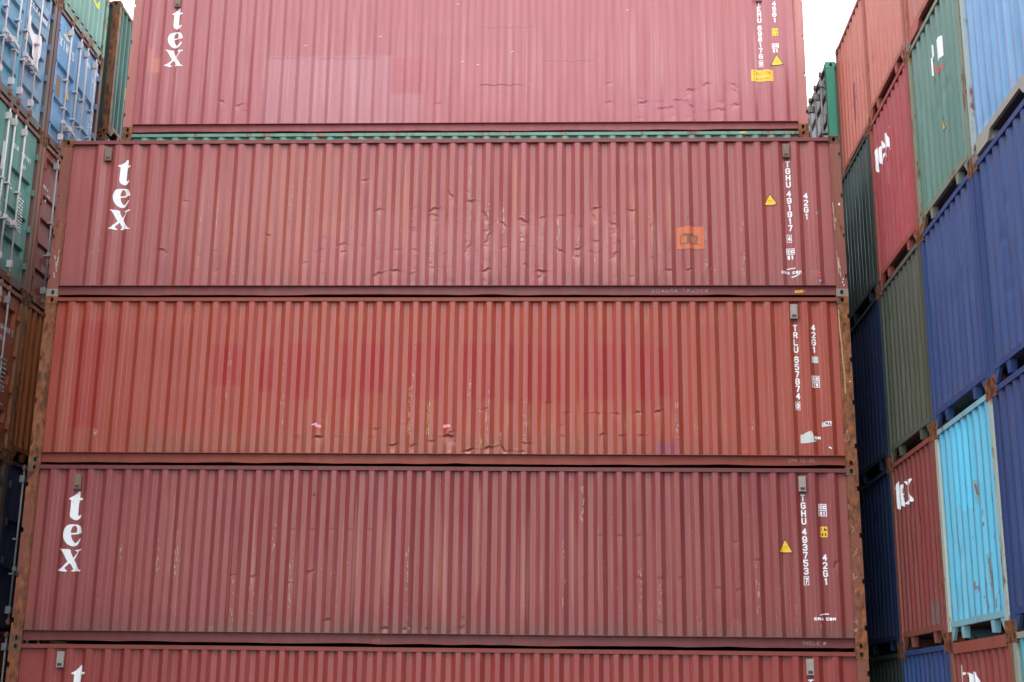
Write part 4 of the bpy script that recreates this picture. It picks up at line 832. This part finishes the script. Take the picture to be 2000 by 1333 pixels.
stamp('door_stripe', seg_sdf([(1.70, .86, 2.02, .78)], .012), p_(.004), .012, WHITE_B, r_)
Lf(yp, 1, 'dark blue container doors with a pale rod at the lower left edge', (.022, .036, .11), rust=.3, seed=43, postcol=(.16, .10, .06), doors=dict(rods=(.4, .95, 1.5, 1.98)))
Lf(yp, 0, 'dark container doors at the ground of the near left column', (.04, .05, .1), rust=.3, seed=44, doors=dict())
Lf(yp, 5, 'brown container end above the slate and teal doors, above the picture', (.2, .07, .05), rust=.5, seed=45)
# second column Q
r_, p_ = Lf(yq, 5, 'sea green corrugated container end above the sky blue doors', (.15, .30, .235), fade=(.26, .40, .34), rust=.75, seed=46, postcol=(.19, .28, .21), chip=1.2, sillstyle='solid')
stamp('yellow_writing', union([word('CAU', 1.0, .93, .12, .16, weight=.02), word('ON', 1.65, .93, .12, .16, weight=.02)]), p_(.004), .014, plain('yellow_paint', (.68, .62, .05)), r_)
SKY_ = (.13, .33, .58)
r_, p_ = Lf(yq, 4, 'sky blue container doors with a white star logo and yellow triangle beside the front stack', SKY_, fade=(.27, .45, .64), rust=.15, seed=47, postcol=(.17, .08, .07), chip=.5, doors=dict(grooves=((.10, .24), (.60, .78), (1.28, 1.46)), rods=(.65, 1.14, 1.50, 1.97), handles=.62))
text_block(r_, p_, [('XINES', .26, 1.99, .12, .18, .020), ('XINU', 1.55, 2.26, .055, .1, .012), ('822140', 1.98, 2.30, .045, .10, .012), ('2', 2.28, 2.26, .03, .1, .01), ('22G1', 1.99, 2.08, .045, .085, .012)])
stamp('star_logo', union([poly_sdf([(.42, 2.58), (.50, 2.36), (.60, 2.33), (.50, 2.28)]), poly_sdf([(.36, 2.27), (.56, 2.22), (.84, 2.28), (.62, 2.30), (.55, 2.33)])]), p_(.004), .010, worn('cream_print', (.75, .70, .45), (.4, .5, .6), .2), r_)
warn_tri(r_, p_, .84, 1.16, .26, .26, lines=False)
stamp('brown_plate', rect(.30, .50, 1.02, 1.42), p_(.004), .03, plain('brown_plate', (.26, .17, .13)), r_)
grey_lines(r_, p_, 2.02, 1.20, .20, 12, dz=.07, seed=8); grey_lines(r_, p_, 1.60, 1.60, .22, 1, seed=9); grey_lines(r_, p_, 1.60, 1.42, .12, 1, seed=10); grey_lines(r_, p_, 1.60, 1.22, .12, 1, seed=11); grey_lines(r_, p_, 1.60, 1.0, .16, 1, seed=12)
r_, p_ = Lf(yq, 3, 'reddish brown container doors with one grey rod in view beside the front stack', (.30, .060, .040), rust=.35, seed=48, postcol=(.30, .11, .06), doors=dict(grooves=((.25, .45), (.72, .92), (1.18, 1.38), (1.60, 1.80), (2.32, 2.50)), rods=(.62, 1.15, 1.50, 2.0), rodmat=STEEL))
text_block(r_, p_, [('TRLU', .22, 2.12, .05, .06, .007), ('480', .42, 2.02, .04, .05, .006), ('8', .36, 1.90, .05, .05, .007)])
Lf(yq, 2, 'orange rusty corrugated container end beside the red front stack', (.42, .115, .035), fade=(.36, .15, .06), rust=.9, seed=49, postcol=(.42, .15, .05), chip=1.5)
r_, p_ = Lf(yq, 1, 'navy container doors with a grey rod low beside the front stack', (.018, .032, .095), rust=.15, seed=50, postcol=(.025, .035, .07), doors=dict(grooves=((.62, .80), (1.40, 1.58)), rods=(.60, 1.15, 1.50, 2.0), rodmat=STEEL))
Lf(yq, 0, 'dark red container doors at the ground beside the front stack', (.12, .03, .025), rust=.3, seed=51, doors=dict(rods=(.60, 1.15, 1.50, 2.0), rodmat=STEEL))
# R column: tall dark green container standing further out, behind the sky blue one
r_, p_ = end_container('dark green ribbed container end with a rusty post, farthest back on the left', (-1.13, 5.0, 12.70), 2.93, (.022, .080, .058), side='left', fade=(.07, .15, .12), rust=.9, seed=52, postcol=(.14, .085, .055), chip=.9)
stamp('yellow_tag', rect(.88, 1.02, 1.15, 1.42), p_(.005), .02, worn('dull_yellow', (.40, .30, .05), (.1, .1, .05), .7), r_)
for i in range(5): end_container('%s container hidden under the dark green one at the far left' % ('grey', 'brown', 'red', 'green', 'blue')[i], (-1.18, 5.0, 2.54 * i), 2.535, ((.12, .12, .12), (.15, .08, .05), (.2, .05, .04), (.06, .12, .09), (.05, .08, .2))[i], side='left', seed=53)

# unseen columns continue both walls towards the camera, added to shade the lower rows
for k_, nm_ in enumerate(('beside the nearest', 'second behind the nearest')):
    for i in range(5): end_container('%s container end added outside the picture on the right, %s, level %d' % (('red', 'blue', 'grey', 'green', 'brown')[(i + k_) % 5], nm_, i + 1), (XR, yc['E'] - dY * (k_ + 1), ZR[i]), ZR[i + 1] - ZR[i] - .002, ((.25, .05, .04), (.04, .08, .2), (.2, .2, .2), (.07, .17, .13), (.2, .09, .05))[(i + k_) % 5], seed=60)
for k_, nm_ in enumerate(('next to the left edge', 'one further out', 'two further out', 'three further out')):
    for i in range(6): end_container('%s container end added outside the picture on the left, %s, level %d' % (('blue', 'green', 'red', 'grey', 'brown', 'orange')[(i + k_) % 6], nm_, i + 1), (XL, yp - 2.474 * (k_ + 1), ZL[i]), ZL[i + 1] - ZL[i] - .002, ((.04, .08, .2), (.07, .17, .13), (.25, .05, .04), (.2, .2, .2), (.2, .09, .05), (.3, .1, .04))[(i + k_) % 6], side='left', seed=60)

# unseen row added behind to block sky light through the gaps beside the front stack
for i in range(4):
    for k_, x_ in enumerate((-3.2, 9.3)):
        long_container('%s container added unseen to block light, behind the %s gap' % (('grey', 'brown', 'green', 'blue')[i], ('left', 'right')[k_]), (x_, 7.75, 2.6 * i), 2.598, phT, mC, rC, pC, [], [], 90 + i, detail=False)
